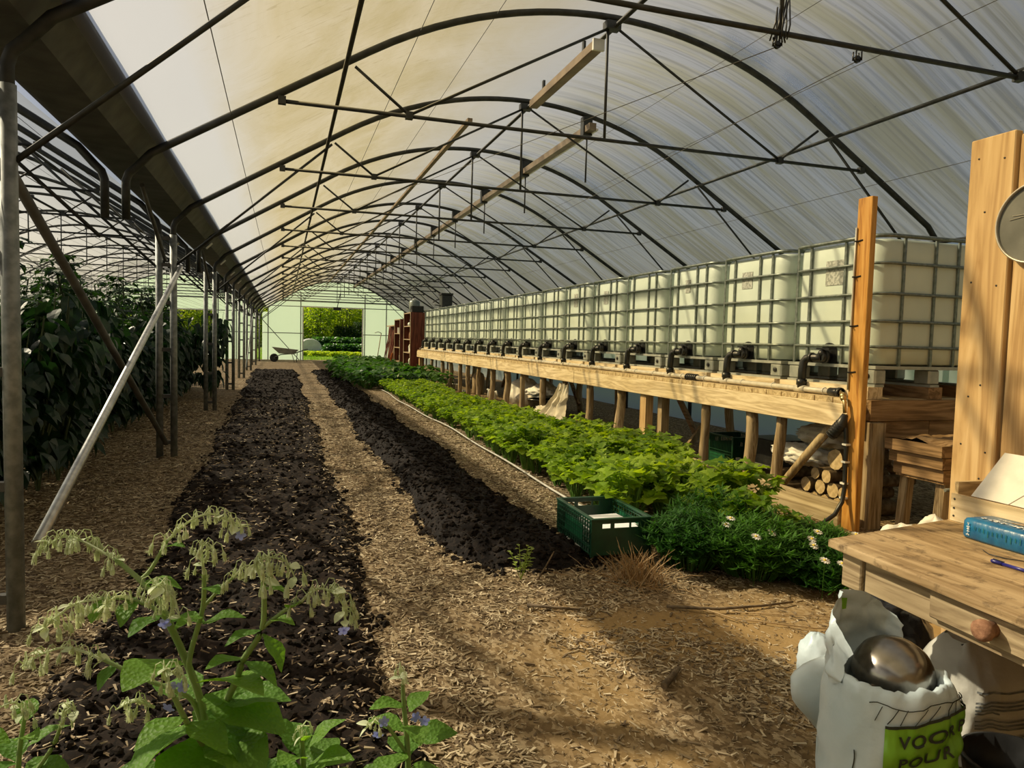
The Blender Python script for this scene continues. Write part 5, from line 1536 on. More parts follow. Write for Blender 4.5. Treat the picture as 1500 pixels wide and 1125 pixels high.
# crumpled soft things
def crumple(c, rad, seed, mat, name, amp=.18, fold=3.0, nu=40, nv=22, flat=True, tip=None):
    """a soft crumpled body; creases from ridged noise, resting flat on what is below"""
    c = Vector(c); b = MB()
    def fn(u, v):
        th, ph = 2 * PI * u, PI * v
        d = Vector((math.sin(ph) * math.cos(th), math.sin(ph) * math.sin(th), -math.cos(ph)))
        n = fbm(d.x * fold + seed, d.y * fold, d.z * fold, 3); rdg = 1 - abs(fbm(d.x * fold * 1.3 + seed * 2, d.y * fold * 1.3 + 5, d.z * fold * 1.3, 3)) * 2
        k = 1 + amp * n + amp * .7 * (rdg - .5)
        p = Vector((d.x * rad[0] * k, d.y * rad[1] * k, d.z * rad[2] * k))
        if tip is not None:
            a = max(0, d.dot(Vector(tip[0]).normalized())) ** 4; p += Vector(tip[0]).normalized() * a * tip[1]
        if flat: p.z = max(p.z, -rad[2] * .86)
        return c + p
    b.grid(fn, nu, nv, closed_u=True)
    return b.mesh(name, mat)

# sack with the green label -----------------------------------------
SC = Vector((1.60, 1.50)); SRX, SRY, SH = .158, .142, .45
def sack_pt(th, z, off=0.0, k=1.0):
    wob = .010 * fbm(math.cos(th) * 3, math.sin(th) * 3, z * 9, 3) + .006 * math.sin(z * 60 + 3 * math.sin(th * 2)) * (1 if z < .33 else .3)
    bul = 1 + .05 * math.sin(PI * min(1, z / SH)) - .10 * max(0, (.06 - z) / .06)
    r = (k * bul) + (wob + off) / .15
    e = .75
    cx, sx = math.cos(th), math.sin(th)
    return Vector((SC.x + SRX * r * math.copysign(abs(cx) ** e, cx), SC.y + SRY * r * math.copysign(abs(sx) ** e, sx), z))
t = thing('soil_sack', 'white plastic sack with a green label, rolled open under the table', 'sack', (0, 0, 0))
b = MB()
levels = [(0.0, 1.0), (.03, 1.0), (.09, 1), (.15, 1), (.21, 1), (.26, 1), (.31, 1), (.35, 1), (.385, 1), (.415, .99), (.44, .95), (.455, .88), (.45, .80), (.425, .76), (.38, .75), (.33, .74)]
b.grid(lambda u, v: sack_pt(2 * PI * u, levels[int(round(v * 15))][0] + (.014 * fbm(math.cos(6.28*u) * 4, math.sin(6.28*u) * 4, 3) if v > .5 else 0), 0, levels[int(round(v * 15))][1]), 72, 15, closed_u=True)
part('body', b.mesh('body', M['sack']), t)
part('soil_fill', MB().grid(lambda u, v: (SC.x + SRX * .78 * v * math.cos(2*PI*u), SC.y + SRY * .78 * v * math.sin(2*PI*u), .36 + .02 * fbm(u * 9, v * 7)), 32, 6, closed_u=True).mesh('soil_fill', M['soil']), t, kind='stuff')
TH0, TH1 = math.radians(226), math.radians(330)
b = MB(); b.grid(lambda u, v: sack_pt(TH0 + (TH1 - TH0) * u, .004 + .362 * v + .03 * u * v, .0065), 60, 40)
part('green_label', b.mesh('green_label', M['sackgreen']), t, label='green printed label')
b = MB(); b.grid(lambda u, v: sack_pt(TH0 + (TH1 - TH0) * u, .366 + .03 * u + .008 * v, .008), 60, 1)
part('label_edge', b.mesh('label_edge', M['ink']), t)
def text_mesh(body, size):
    cu = bpy.data.curves.new('txt', 'FONT'); cu.body = body; cu.size = size; cu.offset = size * .022; cu.space_character = 1.12
    ob = bpy.data.objects.new('txt', cu); COL.objects.link(ob)
    bpy.context.view_layer.update()
    me = bpy.data.meshes.new_from_object(ob.evaluated_get(bpy.context.evaluated_depsgraph_get()))
    bpy.data.objects.remove(ob)
    return me
for body, z0 in (('VOOR P', .322), ('POUR', .268)):
    me = text_mesh(body, .043)
    for v in me.vertices:
        x, yv = v.co.x, v.co.y
        v.co = sack_pt(math.radians(240) + x / .15, z0 + yv + x * .10, .0105)
    me.materials.clear(); me.materials.append(M['ink']); me.name = 'lettering'
    part('lettering', me, t, label='dark capital lettering')
b = MB()
for k in range(9):
    th = math.radians(215 + 13 * k)
    b.tube([sack_pt(th + .05 * i * (1 if k % 2 else .6), .378 + .010 * i, .004) for i in range(5)], .0012, 4)
b.tube([sack_pt(math.radians(208 + 4 * i), .42 + .005 * math.sin(i * .5), .004) for i in range(28)], .0016, 4)
b.tube([sack_pt(math.radians(196), .16 + .012 * i, .004) for i in range(11)], .002, 4)
part('line_print', b.mesh('line_print', M['ink']), t)
# the torn upper part of the sack folded up behind the bowl
def flap(u, v):
    th = math.radians(176 - 138 * u)
    top = .05 + .165 * math.sin(PI * (.10 + .76 * u)) ** 1.3
    h = .42 + v * top
    lean = 1.0 + .05 * math.sin(v * 3) - .16 * v * (1 - u) + .04 * math.sin(u * 21 + v * 3) * (.3 + v)
    p = sack_pt(th, .41, 0, lean); p.z = h
    n = fbm(u * 3.5, v * 2.5, 2, 2); q = 1 - abs(fbm(u * 5, v * 3, 8, 2)) * 2
    p += Vector((.020 * n + .010 * q, .018 * n - .008 * q, .012 * fbm(u * 4, v * 2, 6, 2)))
    return p
b = MB(); b.grid(flap, 44, 14)
part('torn_flap', b.mesh('torn_flap', M['sack']), t)
b = MB(); b.add([flap(.50, .90) + Vector((-.008, -.006, 0)), flap(.55, .90) + Vector((-.008, -.006, 0)), flap(.55, .72) + Vector((-.010, -.008, 0)), flap(.50, .72) + Vector((-.010, -.008, 0))], [(0, 1, 2, 3)])
part('logo_patch', b.mesh('logo_patch', M['ink']), t)
b = MB(); b.add([flap(.56, .90) + Vector((-.008, -.006, 0)), flap(.585, .90) + Vector((-.008, -.006, 0)), flap(.585, .72) + Vector((-.010, -.008, 0)), flap(.56, .72) + Vector((-.010, -.008, 0))], [(0, 1, 2, 3)])
part('logo_patch', b.mesh('logo_patch', M['sackgreen']), t)
t = thing('steel_bowl', 'upturned shiny steel bowl lying in the mouth of the white sack', 'bowl', (1.635, 1.52, .425))
Rb = Matrix.Rotation(.25, 3, 'X') @ Matrix.Rotation(-.20, 3, 'Y')
pf = [(.104, 0), (.108, .002), (.107, .010), (.102, .032), (.090, .058), (.070, .078), (.044, .090), (.015, .094), (.0001, .094)]
part('shell', MB().lathe(pf, 40, (0, 0, 0), Rb).mesh('shell', M['chrome']), t)
hd = MB().tube([Rb @ Vector((-.105, -.02, .006)), Rb @ Vector((-.118, -.03, .012)), Rb @ Vector((-.13, -.045, .016)), Rb @ Vector((-.145, -.06, .018))], [.008, .012, .012, .008], 10)
part('handle', hd.mesh('handle', M['chrome']), t)

t = tag(part('plastic_bag', crumple((1.82, 1.85, .16), (.12, .11, .17), 5.3, M['sack'], 'plastic_bag', .07, 1.4, 44, 24, True, ((-1, -.1, .32), .17))), 'limp white plastic bag slumped beside the table leg', 'bag')
b = MB(); 
t = thing('paper_sack', 'pale printed paper sack standing under the table behind the steel bowl', 'sack', (0, 0, 0))
def psack(u, v):
    th = 2 * PI * u; cx, sx = math.cos(th), math.sin(th); e = .45
    k = 1 + .05 * fbm(cx * 3, sx * 3, v * 5, 3) + .03 * math.sin(v * 17 + 2 * cx)
    tp = 1 - .25 * max(0, v - .78) / .22
    return Vector((2.27 + .20 * k * tp * math.copysign(abs(cx) ** e, cx), 1.74 + .14 * k * (1 - .6 * max(0, v - .7) / .3) * math.copysign(abs(sx) ** e, sx), .385 * v + .015 * fbm(cx * 2, sx * 2, v)))
b.grid(psack, 60, 20, closed_u=True); b.add([psack(k / 30, 1.0) for k in range(30)], [tuple(range(30))], False)
part('body', b.mesh('body', M['paper']), t)
b = MB()
rr = random.Random(9)
for k, (v0, L_) in enumerate(((.66, .20), (.58, .18), (.55, .14), (.52, .22), (.49, .10), (.42, .20), (.38, .16), (.35, .17), (.30, .09), (.27, .15))):
    th0 = .61
    P = [psack(th0 + L_ * i / 8, v0) for i in range(9)]; Q = [psack(th0 + L_ * i / 8, v0 + .016) for i in range(9)]
    off = Vector((-.004, -.004, 0))
    b.add([p + off for p in P] + [q + off for q in Q], [(i, i+1, 10+i, 9+i) for i in range(8)])
part('print_lines', b.mesh('print_lines', M['greyprint']), t)
tag(part('refuse_bag', crumple((2.30, 2.20, .17), (.20, .17, .185), 8.0, M['bin'], 'refuse_bag', .13, 2.4)), 'shiny black refuse bag behind the table leg', 'bag')
tag(part('white_bag', crumple((2.02, 2.24, .10), (.07, .08, .11), 12.0, M['sack'], 'white_bag', .10, 1.8, 30, 16)), 'small white bag tucked between the table leg and the refuse bag', 'bag')
tag(part('white_sheet', crumple((2.52, 1.98, .40), (.13, .08, .04), 14.0, M['whitecloth'], 'white_sheet', .2, 2.5, 30, 16)), 'folded white sheet laid on the bags under the table', 'cloth')
t = thing('black_bucket', 'black plastic bucket on the floor under the table edge', 'bucket', (1.93, 1.36, 0))
b = MB().lathe([(.11, 0), (.125, .10), (.14, .205), (.146, .207), (.146, .22), (.136, .22), (.12, .10), (.105, .012), (.001, .012)], 28)
part('shell', b.mesh('shell', M['black']), t)
part('handle', MB().tube([(-.147, 0, .205), (-.155, -.03, .12), (-.12, -.10, .05), (-.04, -.15, .03), (.06, -.15, .035)], .004, 6).mesh('handle', M['galv']), t)
tag(part('fleece_bundle', crumple((3.25, 3.02, .18), (.16, .13, .20), 20.0, M['whitecloth'], 'fleece_bundle', .13, 1.8, 34, 20)), 'crumpled white fleece bundle on the floor behind the table', 'cloth')
tag(part('fleece_bundle', crumple((3.52, 3.05, .185), (.17, .14, .20), 22.0, M['whitecloth'], 'fleece_bundle', .13, 1.7, 34, 20)), 'wider white fleece bundle beside the plank wall', 'cloth')

# ------------------------------------------------------------------ green harvest crates
def make_crate(name, label, loc, rz, L_=.60, W=.40, H=.235):
    t = thing(name, label, 'crate', loc, rz)
    th = .012
    part('floor_panel', MB().box((.005, .005, .012), (W - .005, L_ - .005, .022)).mesh('floor_panel', M['crate']), t)
    b = MB()       # rim
    b.box((-.006, -.006, H - .014), (W + .006, .022, H)); b.box((-.006, L_ - .022, H - .014), (W + .006, L_ + .006, H))
    b.box((-.006, .022, H - .014), (.022, L_ - .022, H)); b.box((W - .022, .022, H - .014), (W + .006, L_ - .022, H))
    part('rim', bevel_mesh(b.mesh('rim', M['crate']), .002), t)
    for x in (0, W - .02):
        for y_ in (0, L_ - .02): part('corner_post', MB().box((x, y_, 0), (x + .02, y_ + .02, H - .014)).mesh('corner_post', M['crate']), t)
    for x in (0, W - .008):        # long lattice sides
        for k, z in enumerate((.012, .05, .062, .10, .135, .17, .20)):
            part('side_bar', MB().box((x, .02, z), (x + .008, L_ - .02, z + .007)).mesh('side_bar', M['crate']), t)
        for k in range(1, 16):
            y_ = L_ * k / 16
            part('side_rib', MB().box((x + .001, y_ - .003, .01), (x + .007, y_ + .003, H - .014)).mesh('side_rib', M['crate']), t)
        part('side_panel', MB().box((x + .002, .15, .065), (x + .006, .45, .165)).mesh('side_panel', M['crate2']), t)
    for y_ in (0, L_ - .008):      # ends with a hand slot
        b = MB(); b.box((.02, y_, .01), (W - .02, y_ + .007, H * .74)); b.box((.02, y_, H * .86), (W - .02, y_ + .007, H - .014))
        for xa, xb in ((.02, .07), (.125, .15), (.25, .262), (W - .09, W - .02)): b.box((xa, y_, H * .74), (xb, y_ + .007, H * .86))
        part('end_panel', b.mesh('end_panel', M['crate']), t)
    return t
c1 = make_crate('harvest_crate', 'dark green lattice crate standing at the end of the black compost bed', (1.775, 3.87, .035), -.02)
part('wear_mark', MB().box((-.003, .17, .012), (-.0005, .40, .022)).mesh('wear_mark', M['plate']), c1)
t = tag(part('white_board', bevel_mesh(MB().box((1.86, 3.93, .058), (2.15, 4.28, .190), rot=Matrix.Rotation(.04, 3, 'Z')).mesh('white_board', M['foam']), .006)), 'white foam block lying inside the green crate', 'foam block')
make_crate('harvest_crate', 'dark green crate stored behind the posts under the tank stand', (4.52, 6.38, .0), 0, .45, .40, .37)
b = MB().box((4.55, 5.75, 0), (5.1, 6.2, .42)); tag(part('storage_box', bevel_mesh(b.mesh('storage_box', M['black']), .01)), 'black storage box beside the green crate under the stand', 'box')
tag(part('ledger_strip', MB().box((4.45, 5.72, .16), (4.49, 6.22, .185)).mesh('ledger_strip', M['galv'])), 'grey strip lying against the black box under the stand', 'strip')

# ------------------------------------------------------------------ under the stand
LOGS = []
rr = random.Random(2)
for z, ys, rs in ((.065, (4.47, 4.60, 4.74, 4.88, 5.02, 5.33, 5.45), .066), (.178, (4.53, 4.665, 4.81, 4.95, 5.40), .062), (.285, (4.46, 4.72, 4.86), .055)):
    for y_ in ys:
        LOGS.append((y_ + rr.uniform(-.008, .008), z, rs * rr.uniform(.82, 1.0), rr.uniform(4.225, 4.30), rr.uniform(.45, .62)))
def split_log(name, label, y_, z, r, x0, L_, group=None):
    b = MB(); n = 12; vs = []
    q = random.Random(int(y_ * 1000 + z * 77))
    rad = [r * q.uniform(.92, 1.06) for k in range(n)]
    for x in (0, L_ * .5, L_):
        for k in range(n):
            a = 2 * PI * k / n; vs.append((x, rad[k] * math.cos(a), rad[k] * math.sin(a)))
    b.add(vs, [(i*n+k, (i+1)*n+k, (i+1)*n+(k+1) % n, i*n+(k+1) % n) for i in range(2) for k in range(n)], True)
    b.m = 1; b.add([vs[k] for k in range(n)], [tuple(range(n))]); b.add([vs[2*n+k] for k in range(n)], [tuple(range(n))[::-1]])
    o = part(name, b.mesh(name, M['logbark'], M['logend']), None, (x0, y_, z))
    return tag(o, label, 'log', group)
for y_, z, r, x0, L_ in LOGS:
    split_log('firewood_log', 'round firewood log with a pale cut end, stacked under the tank stand', y_, z, r, x0, L_, 'firewood logs under the stand')
split_log('firewood_log', 'thick reddish log lying on top of the firewood stack', 4.66, .435, .085, 4.28, .5)
tag(part('leaning_pole', MB().tube([(4.17, 5.22, .06), (4.18, 4.95, .36), (4.19, 4.60, .735)], [.032, .035, .036], 10).mesh('leaning_pole', M['tableleg'])), 'pale pole leaning across the firewood stack under the stand', 'pole')
tag(part('tarpaulin', crumple((4.55, 5.33, .36), (.20, .36, .10), 31.0, M['whitecloth'], 'tarpaulin', .25, 2.8, 46, 22, False)), 'crumpled white tarpaulin draped over the firewood', 'tarpaulin')
tag(part('tarpaulin', crumple((4.60, 5.05, .56), (.22, .34, .10), 37.0, M['cloth'], 'tarpaulin', .25, 2.8, 46, 22, False)), 'folded dusty tarpaulin lying on the white one', 'tarpaulin')
tag(part('feed_sack', crumple((4.62, 13.5, .27), (.32, .48, .31), 41.0, M['whitecloth'], 'feed_sack', .13, 2.2)), 'plump white sack standing under the far part of the stand', 'sack')
tag(part('feed_sack', crumple((4.70, 12.55, .26), (.30, .36, .30), 43.0, M['cloth'], 'feed_sack', .15, 2.2)), 'dusty beige sack behind the black tub under the stand', 'sack')
t = thing('black_tub', 'black tub with a white cloth over its rim under the stand', 'tub', (4.36, 11.75, 0))
part('shell', MB().lathe([(.20, 0), (.24, .15), (.27, .30), (.28, .30), (.28, .32), (.25, .32), (.22, .15), (.18, .02), (.001, .02)], 24).mesh('shell', M['bin']), t)
tag(part('white_cloth', crumple((4.40, 12.0, .42), (.22, .40, .10), 47.0, M['whitecloth'], 'white_cloth', .25, 2.6, 40, 20, False)), 'white cloth draped over the black tub under the stand', 'cloth')
# long fleece hanging from the beam
b = MB()
def hang(u, v):
    z = .68 * (1 - v) + .02; w_ = .16 + .42 * v ** 1.5
    return Vector((4.02 - .22 * v ** 2 + .05 * math.sin(u * 16 + v * 2) * (.4 + v) + .03 * fbm(u * 6, v * 4, 3), 9.95 + (u - .5) * 2 * w_ + .25 * v + .04 * fbm(u * 3, v * 5, 7), max(z + .03 * fbm(u * 7, v * 3), .015)))
b.grid(hang, 60, 22)
tag(part('hanging_fleece', b.mesh('hanging_fleece', M['cloth'])), 'dusty fleece hanging in folds from the stand beam down to the bed', 'cloth')
tag(part('fleece_heap', crumple((4.02, 10.75, .12), (.16, .34, .16), 51.0, M['cloth'], 'fleece_heap', .25, 2.8)), 'heap of dusty fleece on the ground beside the hanging fleece', 'cloth')
tag(part('fleece_heap', crumple((4.35, 8.0, .07), (.12, .40, .09), 53.0, M['whitecloth'], 'fleece_heap', .25, 2.8)), 'low strip of white fleece lying behind the border plank', 'cloth')
tag(part('hose_coil', MB().tube([(4.45 + .02 * math.cos(k * .7), 14.9 + .018 * k, .12 + .09 * math.sin(k * .7)) for k in range(40)], .022, 6).mesh('hose_coil', M['white'])), 'white corrugated hose lying under the far part of the stand', 'hose')
tag(part('gas_bottle', MB().lathe([(.13, 0), (.15, .03), (.15, .42), (.12, .50), (.05, .54), (.05, .6), (.001, .6)], 18, (4.55, 16.8, 0)).mesh('gas_bottle', M['oldz'])), 'dull brown metal cylinder standing among the stand posts', 'cylinder')
tag(part('plank_offcut', MB().beam((4.25, 7.0, .03), (4.75, 7.35, .34), .03, .09).mesh('plank_offcut', M['tableleg'])), 'pale plank offcut leaning under the stand beside the broad leg', 'plank')
tag(part('plank_offcut', MB().beam((4.3, 17.6, .03), (4.3, 16.9, .07), .10, .05).mesh('plank_offcut', M['galv'])), 'grey plank offcut lying on the ground by the metal cylinder', 'plank')
for k, (y_, h) in enumerate(((17.9, .16), (18.5, .13), (18.9, .20))):
    tag(part('white_pot', MB().lathe([(.05, 0), (.07, h), (.075, h), (.075, h + .01), (.001, h + .01)], 14, (4.32, y_, 0)).mesh('white_pot', M['white'])), 'small white plant pot standing at the far end under the stand', 'pot', 'white pots under the stand')

# wooden trough by the stand end
t = thing('wooden_trough', 'rough wooden trough on a leg frame under the end of the tank stand', 'trough', (4.50, 3.86, 0))
for k in range(3):
    z0 = .45 + .085 * k; i0 = .07 - .03 * k
    part('side_board', MB().box((-.30 + i0, -.26 + i0 * .5, z0), (.36 - i0, -.235 + i0 * .5, z0 + .078)).mesh('side_board', M['oldx']), t)
    part('side_board', MB().box((-.30 + i0, .20 - i0 * .5, z0), (.36 - i0, .225 - i0 * .5, z0 + .078)).mesh('side_board', M['oldx']), t)
    part('end_board', MB().box((-.325 + i0, -.26 + i0 * .5, z0), (-.30 + i0, .225 - i0 * .5, z0 + .078)).mesh('end_board', M['oldy']), t)
    part('end_board', MB().box((.36 - i0, -.26 + i0 * .5, z0), (.385 - i0, .225 - i0 * .5, z0 + .078)).mesh('end_board', M['oldy']), t)
part('base_board', MB().box((-.24, -.22, .43), (.30, .18, .449)).mesh('base_board', M['oldx']), t)
part('axle', MB().tube([(-.25, -.24, .40), (.32, -.24, .40)], .012, 8).mesh('axle', M['galv']), t)
part('axle_bracket', MB().box((.02, -.26, .34), (.06, -.225, .449)).mesh('axle_bracket', M['galv']), t)
for x in (-.17, .25):
    part('leg', MB().beam((x - .05, -.18, 0), (x, -.16, .43), .07, .06).mesh('leg', M['oldz']), t)
    part('leg', MB().beam((x - .02, .15, 0), (x, .14, .43), .07, .06).mesh('leg', M['oldz']), t)
b = MB(); b.grid(lambda u, v: (-.31 + .68 * u, -.24 + .47 * v, .695 + .03 * fbm(u * 5, v * 4, 2) + .02 * math.sin(PI * v)), 20, 12)
part('sacking', b.mesh('sacking', M['oldx']), t)
tag(part('dark_sack', crumple((4.95, 3.55, .30), (.38, .3, .35), 61.0, M['bin'], 'dark_sack', .16, 2.2)), 'black sack on the floor behind the plank wall', 'sack')

# ------------------------------------------------------------------ red-brown shelves beyond the tanks
def shelf_unit(label, y0, y1, top, nlev, x0=3.88, dep=.45):
    t = thing('shelf_unit', label, 'shelf', (x0, y0, 0)); w_ = y1 - y0
    part('side_panel', MB().box((0, 0, 0), (dep, .03, top)).mesh('side_panel', M['redwood']), t)
    part('side_panel', MB().box((0, w_ - .03, 0), (dep, w_, top)).mesh('side_panel', M['redwood']), t)
    part('back_panel', MB().box((dep - .02, .031, 0), (dep, w_ - .031, top)).mesh('back_panel', M['redwood']), t)
    zs = [top * k / nlev for k in range(nlev + 1)]
    for z in zs: part('shelf', MB().box((-.01, .031, max(z - .03, 0)), (dep - .021, w_ - .031, max(z, .03))).mesh('shelf', M['shelfedge']), t)
    part('upright', MB().box((-.012, .0, 0), (-.0005, .05, top)).mesh('upright', M['shelfedge']), t)
    part('upright', MB().box((-.012, w_ - .05, 0), (-.0005, w_, top)).mesh('upright', M['shelfedge']), t)
    return zs
za = shelf_unit('tall red-brown shelf unit standing next to the far tank', 22.75, 24.1, 2.15, 5)
zb = shelf_unit('lower red-brown shelf unit beside the tall one', 24.9, 26.2, 1.98, 4)
items = [('paint_tin', 'galv'), ('plastic_box', 'white'), ('glass_jar', 'tankb'), ('tool_box', 'black'), ('flower_pot', 'clay'), ('oil_can', 'barrow')]
rr = random.Random(6); cnt = 0
for zs, y0, y1, lab in ((za, 22.75, 24.1, 'tall'), (zb, 24.9, 26.2, 'lower')):
    for li, z in enumerate(zs[:-1]):
        z = max(z, .03)
        for k in range(3):
            nm, mt = items[(cnt * 5 + li) % 6]; cnt += 1
            y_ = y0 + .22 + (y1 - y0 - .4) * (k + rr.uniform(.2, .8)) / 3; r = rr.uniform(.055, .10); h = rr.uniform(.12, .28)
            lev = ('bottom', 'second', 'third', 'fourth', 'fifth')[li]
            if nm in ('paint_tin', 'glass_jar', 'flower_pot', 'oil_can'):
                me = MB().lathe([(r * .8, 0), (r, .02), (r, h * .8), (r * .75, h * .86), (r * .75, h), (.001, h)], 14).mesh(nm, M[mt])
            else:
                b = MB().box((-r, -r * 1.2, 0), (r, r * 1.2, h * .8)); b.box((-r * 1.05, -r * 1.26, h * .8), (r * 1.05, r * 1.26, h * .9)); me = b.mesh(nm, M[mt])
            tag(part(nm, me, None, (4.06, y_, z + .001)), f'small {nm.replace("_", " ")} on the {lev} shelf of the {lab} red-brown unit, {("nearest the tanks", "in the middle", "farthest from the tanks")[k]}', nm.split('_')[1])
t = thing('white_canister', 'pale grey canister standing on top of the tall shelf unit', 'canister', (4.12, 23.5, 2.151))
part('body', MB().lathe([(.17, 0), (.18, .03), (.18, .36), (.14, .41), (.07, .43), (.001, .43)], 20).mesh('body', M['cage']), t)
part('cap', MB().lathe([(.07, .431), (.07, .46), (.001, .46)], 14).mesh('cap', M['white']), t)
tag(part('tool_box', bevel_mesh(MB().box((3.92, 22.8, 2.151), (4.3, 23.1, 2.36)).mesh('tool_box', M['rubber']), .01)), 'dark box on top of the tall shelf unit beside the canister', 'box')
tag(part('dark_drum', MB().lathe([(.18, 0), (.18, .5), (.001, .5)], 16, (4.1, 24.5, 0)).mesh('dark_drum', M['bin'])), 'dark drum standing between the two shelf units', 'drum')
for k in range(14):
    y_ = 26.6 + .19 * k; h = 1.55 + .35 * rr.random(); x = 3.95 + .04 * rr.random()
    mt = M['redpole'] if k % 5 else M['oldz']
    b = MB().beam((x - .03 - .15 * (k % 3 == 0), y_ + .12, 0), (x + .12, y_, h), .045 + .02 * rr.random(), .03)
    tag(part('garden_stake', b.mesh('garden_stake', mt)), 'red-brown stake leaning in the bundle beyond the lower shelf unit' if k % 5 else 'weathered grey stake leaning in the bundle beyond the shelves', 'stake', 'stakes beyond the shelves' if k % 5 else 'grey stakes beyond the shelves')
t = thing('stake_rack', 'red-brown board rack holding the leaning stakes upright', 'rack', (4.12, 26.45, 0))
part('back_board', MB().box((0, 0, 0), (.03, 3.0, 1.75)).mesh('back_board', M['redwood']), t)
part('top_rail', MB().box((-.2, 0, 1.751), (.03, 2.2, 1.79)).mesh('top_rail', M['shelfedge']), t)
t = thing('tool_pole', 'thin dark tool leaning against the end wall beside the stakes', 'tool', (3.7, 30.2, 0))
part('handle', MB().tube([(0, 0, 0), (.25, .3, 1.5)], .018, 8).mesh('handle', M['oldz']), t)
part('head', MB().tube([(.25, .3, 1.5), (.12, .3, 1.55), (-.02, .28, 1.5)], .014, 6).mesh('head', M['galv']), t)
t = thing('orange_tool', 'orange handled tool leaning below the lower shelf unit', 'tool', (3.78, 26.9, 0))
part('handle', MB().beam((0, 0, 0), (.08, -.3, .75), .05, .02).mesh('handle', M['orangep']), t)

# ------------------------------------------------------------------ wheelbarrow by the far doorway
t = thing('wheelbarrow', 'dark wheelbarrow parked on the path before the far end wall', 'wheelbarrow', (.10, 36.4, 0), 0)
b = MB()
lo = [(-.30, -.26, .42), (.35, -.26, .38), (.35, .26, .38), (-.30, .26, .42)]; hi = [(-.62, -.38, .72), (.62, -.36, .60), (.62, .36, .60), (-.62, .38, .72)]
li = [(x * .96, y_ * .96, z + .02) for x, y_, z in lo]; hii = [(x * .97, y_ * .96, z) for x, y_, z in hi]
vs = lo + hi + hii + li
b.add(vs, [(3, 2, 1, 0)] + [(i, (i+1) % 4, 4 + (i+1) % 4, 4 + i) for i in range(4)] + [(4+i, 4+(i+1) % 4, 8+(i+1) % 4, 8+i) for i in range(4)] + [(8+i, 8+(i+1) % 4, 12+(i+1) % 4, 12+i) for i in range(4)] + [(12, 13, 14, 15)])
part('tray', b.mesh('tray', M['barrow']), t)
w = part('wheel', MB().lathe([(.09, -.045), (.17, -.05), (.20, -.03), (.205, 0), (.20, .03), (.17, .05), (.09, .045)], 22, (-.52, 0, .20), Matrix.Rotation(PI/2, 3, 'X')).mesh('wheel', M['rubber']), t)
part('hub', MB().tube([(-.52, -.09, .20), (-.52, .09, .20)], .03, 10).mesh('hub', M['galv']), w)
for s in (-1, 1):
    part('handle', MB().tube([(-.56, s * .08, .20), (-.2, s * .18, .36), (.4, s * .25, .42), (.95, s * .30, .62), (1.05, s * .30, .64)], .018, 8).mesh('handle', M['hoop']), t)
    part('leg', MB().tube([(.30, s * .22, .40), (.42, s * .24, .0), (.52, s * .24, .0), (.55, s * .26, .45)], .014, 6).mesh('leg', M['hoop']), t)

# ------------------------------------------------------------------ the garden beyond the doorway
def out_z(y_): return -.02 + (y_ - 39.55) * .03
def bush_mesh(seed, n, R_, H, T, mat, L0, L1, core=True):
    r = np.random.default_rng(seed); vb = VB(); st = VB()
    for b_ in range(12):
        a = r.uniform(0, 6.28); tip = np.array([R_ * .7 * math.cos(a) * r.random(), R_ * .7 * math.sin(a) * r.random(), H * r.uniform(.7, 1.0)])
        tri_tube(st, [(0, 0, -.1), tip * np.array([.5, .5, .5]), tip], [.05, .03, .012], 4)
    for i in range(n):
        a = r.uniform(0, 6.28); h = H * r.uniform(.04, 1.0); lim = R_ * math.sqrt(max(.05, 1 - (h / H * 1.0 - .4) ** 2 / .5)); o = lim * (r.random() ** .45) * (1 + .25 * math.sin(a * 3 + h * 4))
        aa = r.uniform(0, 6.28)
        put_leaf(vb, T, (o * math.cos(a), o * math.sin(a), h), (math.cos(aa), math.sin(aa), r.uniform(-.4, .9)), r.uniform(L0, L1), r.uniform(L0, L1) * .8, twist=r.uniform(-.8, .8))
    return [('foliage', vb.mesh('foliage', mat), 'stuff'), ('branches', st.mesh('branches', M['vinestem']), None)]
bright = [bush_mesh(900 + k, 2600, 1.5, 3.6, LF_TOM, M['hedge'], .16, .30) for k in range(2)]
dark = [bush_mesh(910 + k, 2600, 2.4, 5.5, LF_OV, M['darkhedge'], .25, .45) for k in range(2)]
def bush(name, label, meshes, x, y_, sc, rz, group=None):
    t = thing(name, label, 'bush' if 'tree' not in name else 'tree', (x, y_, out_z(y_)), rz, group); t.scale = sc
    for nm, me, kind in meshes: part(nm, me, t, kind=kind)
G1 = 'sunlit shrubs beyond the doorway'
for k, (x, y_, s) in enumerate(((2.6, 55.0, .95), (4.6, 55.6, 1.0), (6.4, 55.2, .95), (.9, 56.4, .8), (-.8, 56.5, .9), (-2.6, 57, .9), (-4.8, 56, .9), (-7, 56.5, 1.0), (-9.5, 56, 1))):
    bush('garden_shrub', 'yellow-green sunlit shrub in the hedge beyond the open doorway', bright[k % 2], x, y_, (s, s, s), k * 1.7, G1)
for k, (x, y_, s) in enumerate(((3.9, 53.9, .30), (5.3, 53.6, .36), (4.6, 53.7, .30))):
    bush('garden_shrub', 'low dark bush in front of the sunlit hedge', dark[k % 2], x, y_, (s * .8, s * .8, s), k * 2.1, 'low dark bushes before the hedge')
for k, (x, y_, s) in enumerate(((-1, 62, 1), (3, 63, 1.1), (7.5, 62, 1), (12, 63, 1.1), (-6, 63, 1), (-11, 62, 1.1), (-16, 62, 1.1))):
    bush('garden_tree', 'dark dense tree standing behind the sunlit hedge', dark[k % 2], x, y_, (s, s, s), k * 1.3, 'dark trees behind the hedge')
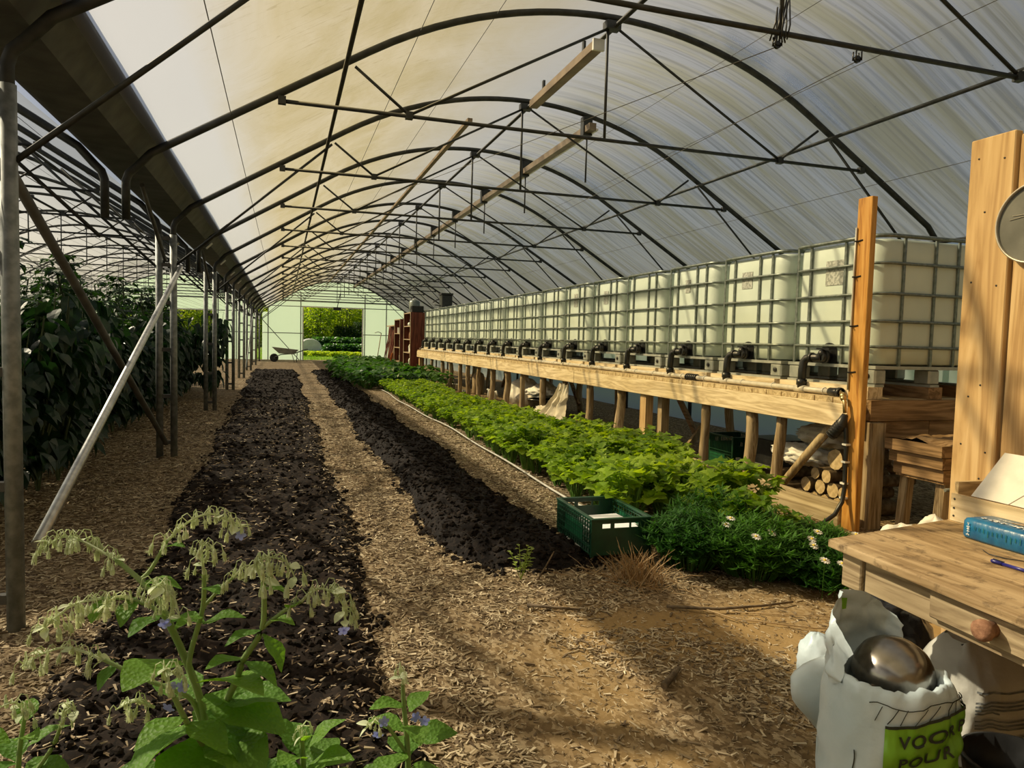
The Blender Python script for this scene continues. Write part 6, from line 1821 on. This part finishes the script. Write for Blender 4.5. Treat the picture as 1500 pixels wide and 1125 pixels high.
row = [bush_mesh(930, 520, .55, .55, LF_OV, M['squash'], .16, .28), bush_mesh(931, 420, .5, .32, LF_OV, M['hedge'], .12, .22)]
for k in range(7):
    bush('vegetable_plant', 'dark leafy vegetable plant in the bed beyond the doorway', row[0], 2.9 + .55 * k, 47.6 + .3 * (k % 2), (1, 1, 1.0), k, 'dark vegetables beyond the doorway')
    bush('vegetable_plant', 'tall leafy vegetable plant in the row before the hedge', row[0], 2.4 + .7 * k, 51.2 + .3 * (k % 2), (1.3, 1.3, 1.5), k * 2, 'tall vegetables before the hedge')
    bush('vegetable_plant', 'low light green vegetable plant just outside the doorway', row[1], .6 + .6 * k, 43.6 + .4 * (k % 2), (1, 1, .8), k * 3, 'low vegetables outside the doorway')
t = thing('cloche_tunnel', 'low white fleece cloche tunnel on the grass beyond the doorway', 'cloche', (1.75, 49.6, out_z(49.6)))
b = MB(); b.grid(lambda u, v: (.72 * math.cos(PI * u) * (1 + .03 * math.sin(v * 40)), v * 3.0, .78 * math.sin(PI * u) ** .8 * (1 + .04 * math.sin(v * 19))), 20, 30)
b.add([(0, 0, 0)] + [(.72 * math.cos(PI * k / 14), 0, .78 * math.sin(PI * k / 14) ** .8) for k in range(15)], [(0, k + 2, k + 1) for k in range(14)])
part('fleece', b.mesh('fleece', M['cloche']), t)
for y_ in (0.0, 1.0, 2.0, 3.0):
    part('hoop', MB().tube([(.74 * math.cos(PI * k / 14), y_, .80 * max(0, math.sin(PI * k / 14)) ** .8) for k in range(15)], .012, 5).mesh('hoop', M['white']), t)
gb = VB(); r = np.random.default_rng(33)
for i in range(5000):
    x, y_ = r.uniform(-2, 8), 39.8 + 12 * r.random() ** 1.5; a = r.uniform(0, 6.28); h = r.uniform(.06, .16); z = out_z(y_) + .0
    gb.add(np.array([(x - .012, y_, z), (x + .012, y_, z), (x + .05 * math.cos(a), y_ + .05 * math.sin(a), z + h)]), [(0, 1, 2)])
tag(part('grass', gb.mesh('grass', M['grass'])), 'sunlit grass outside the open doorway', None, kind='stuff')
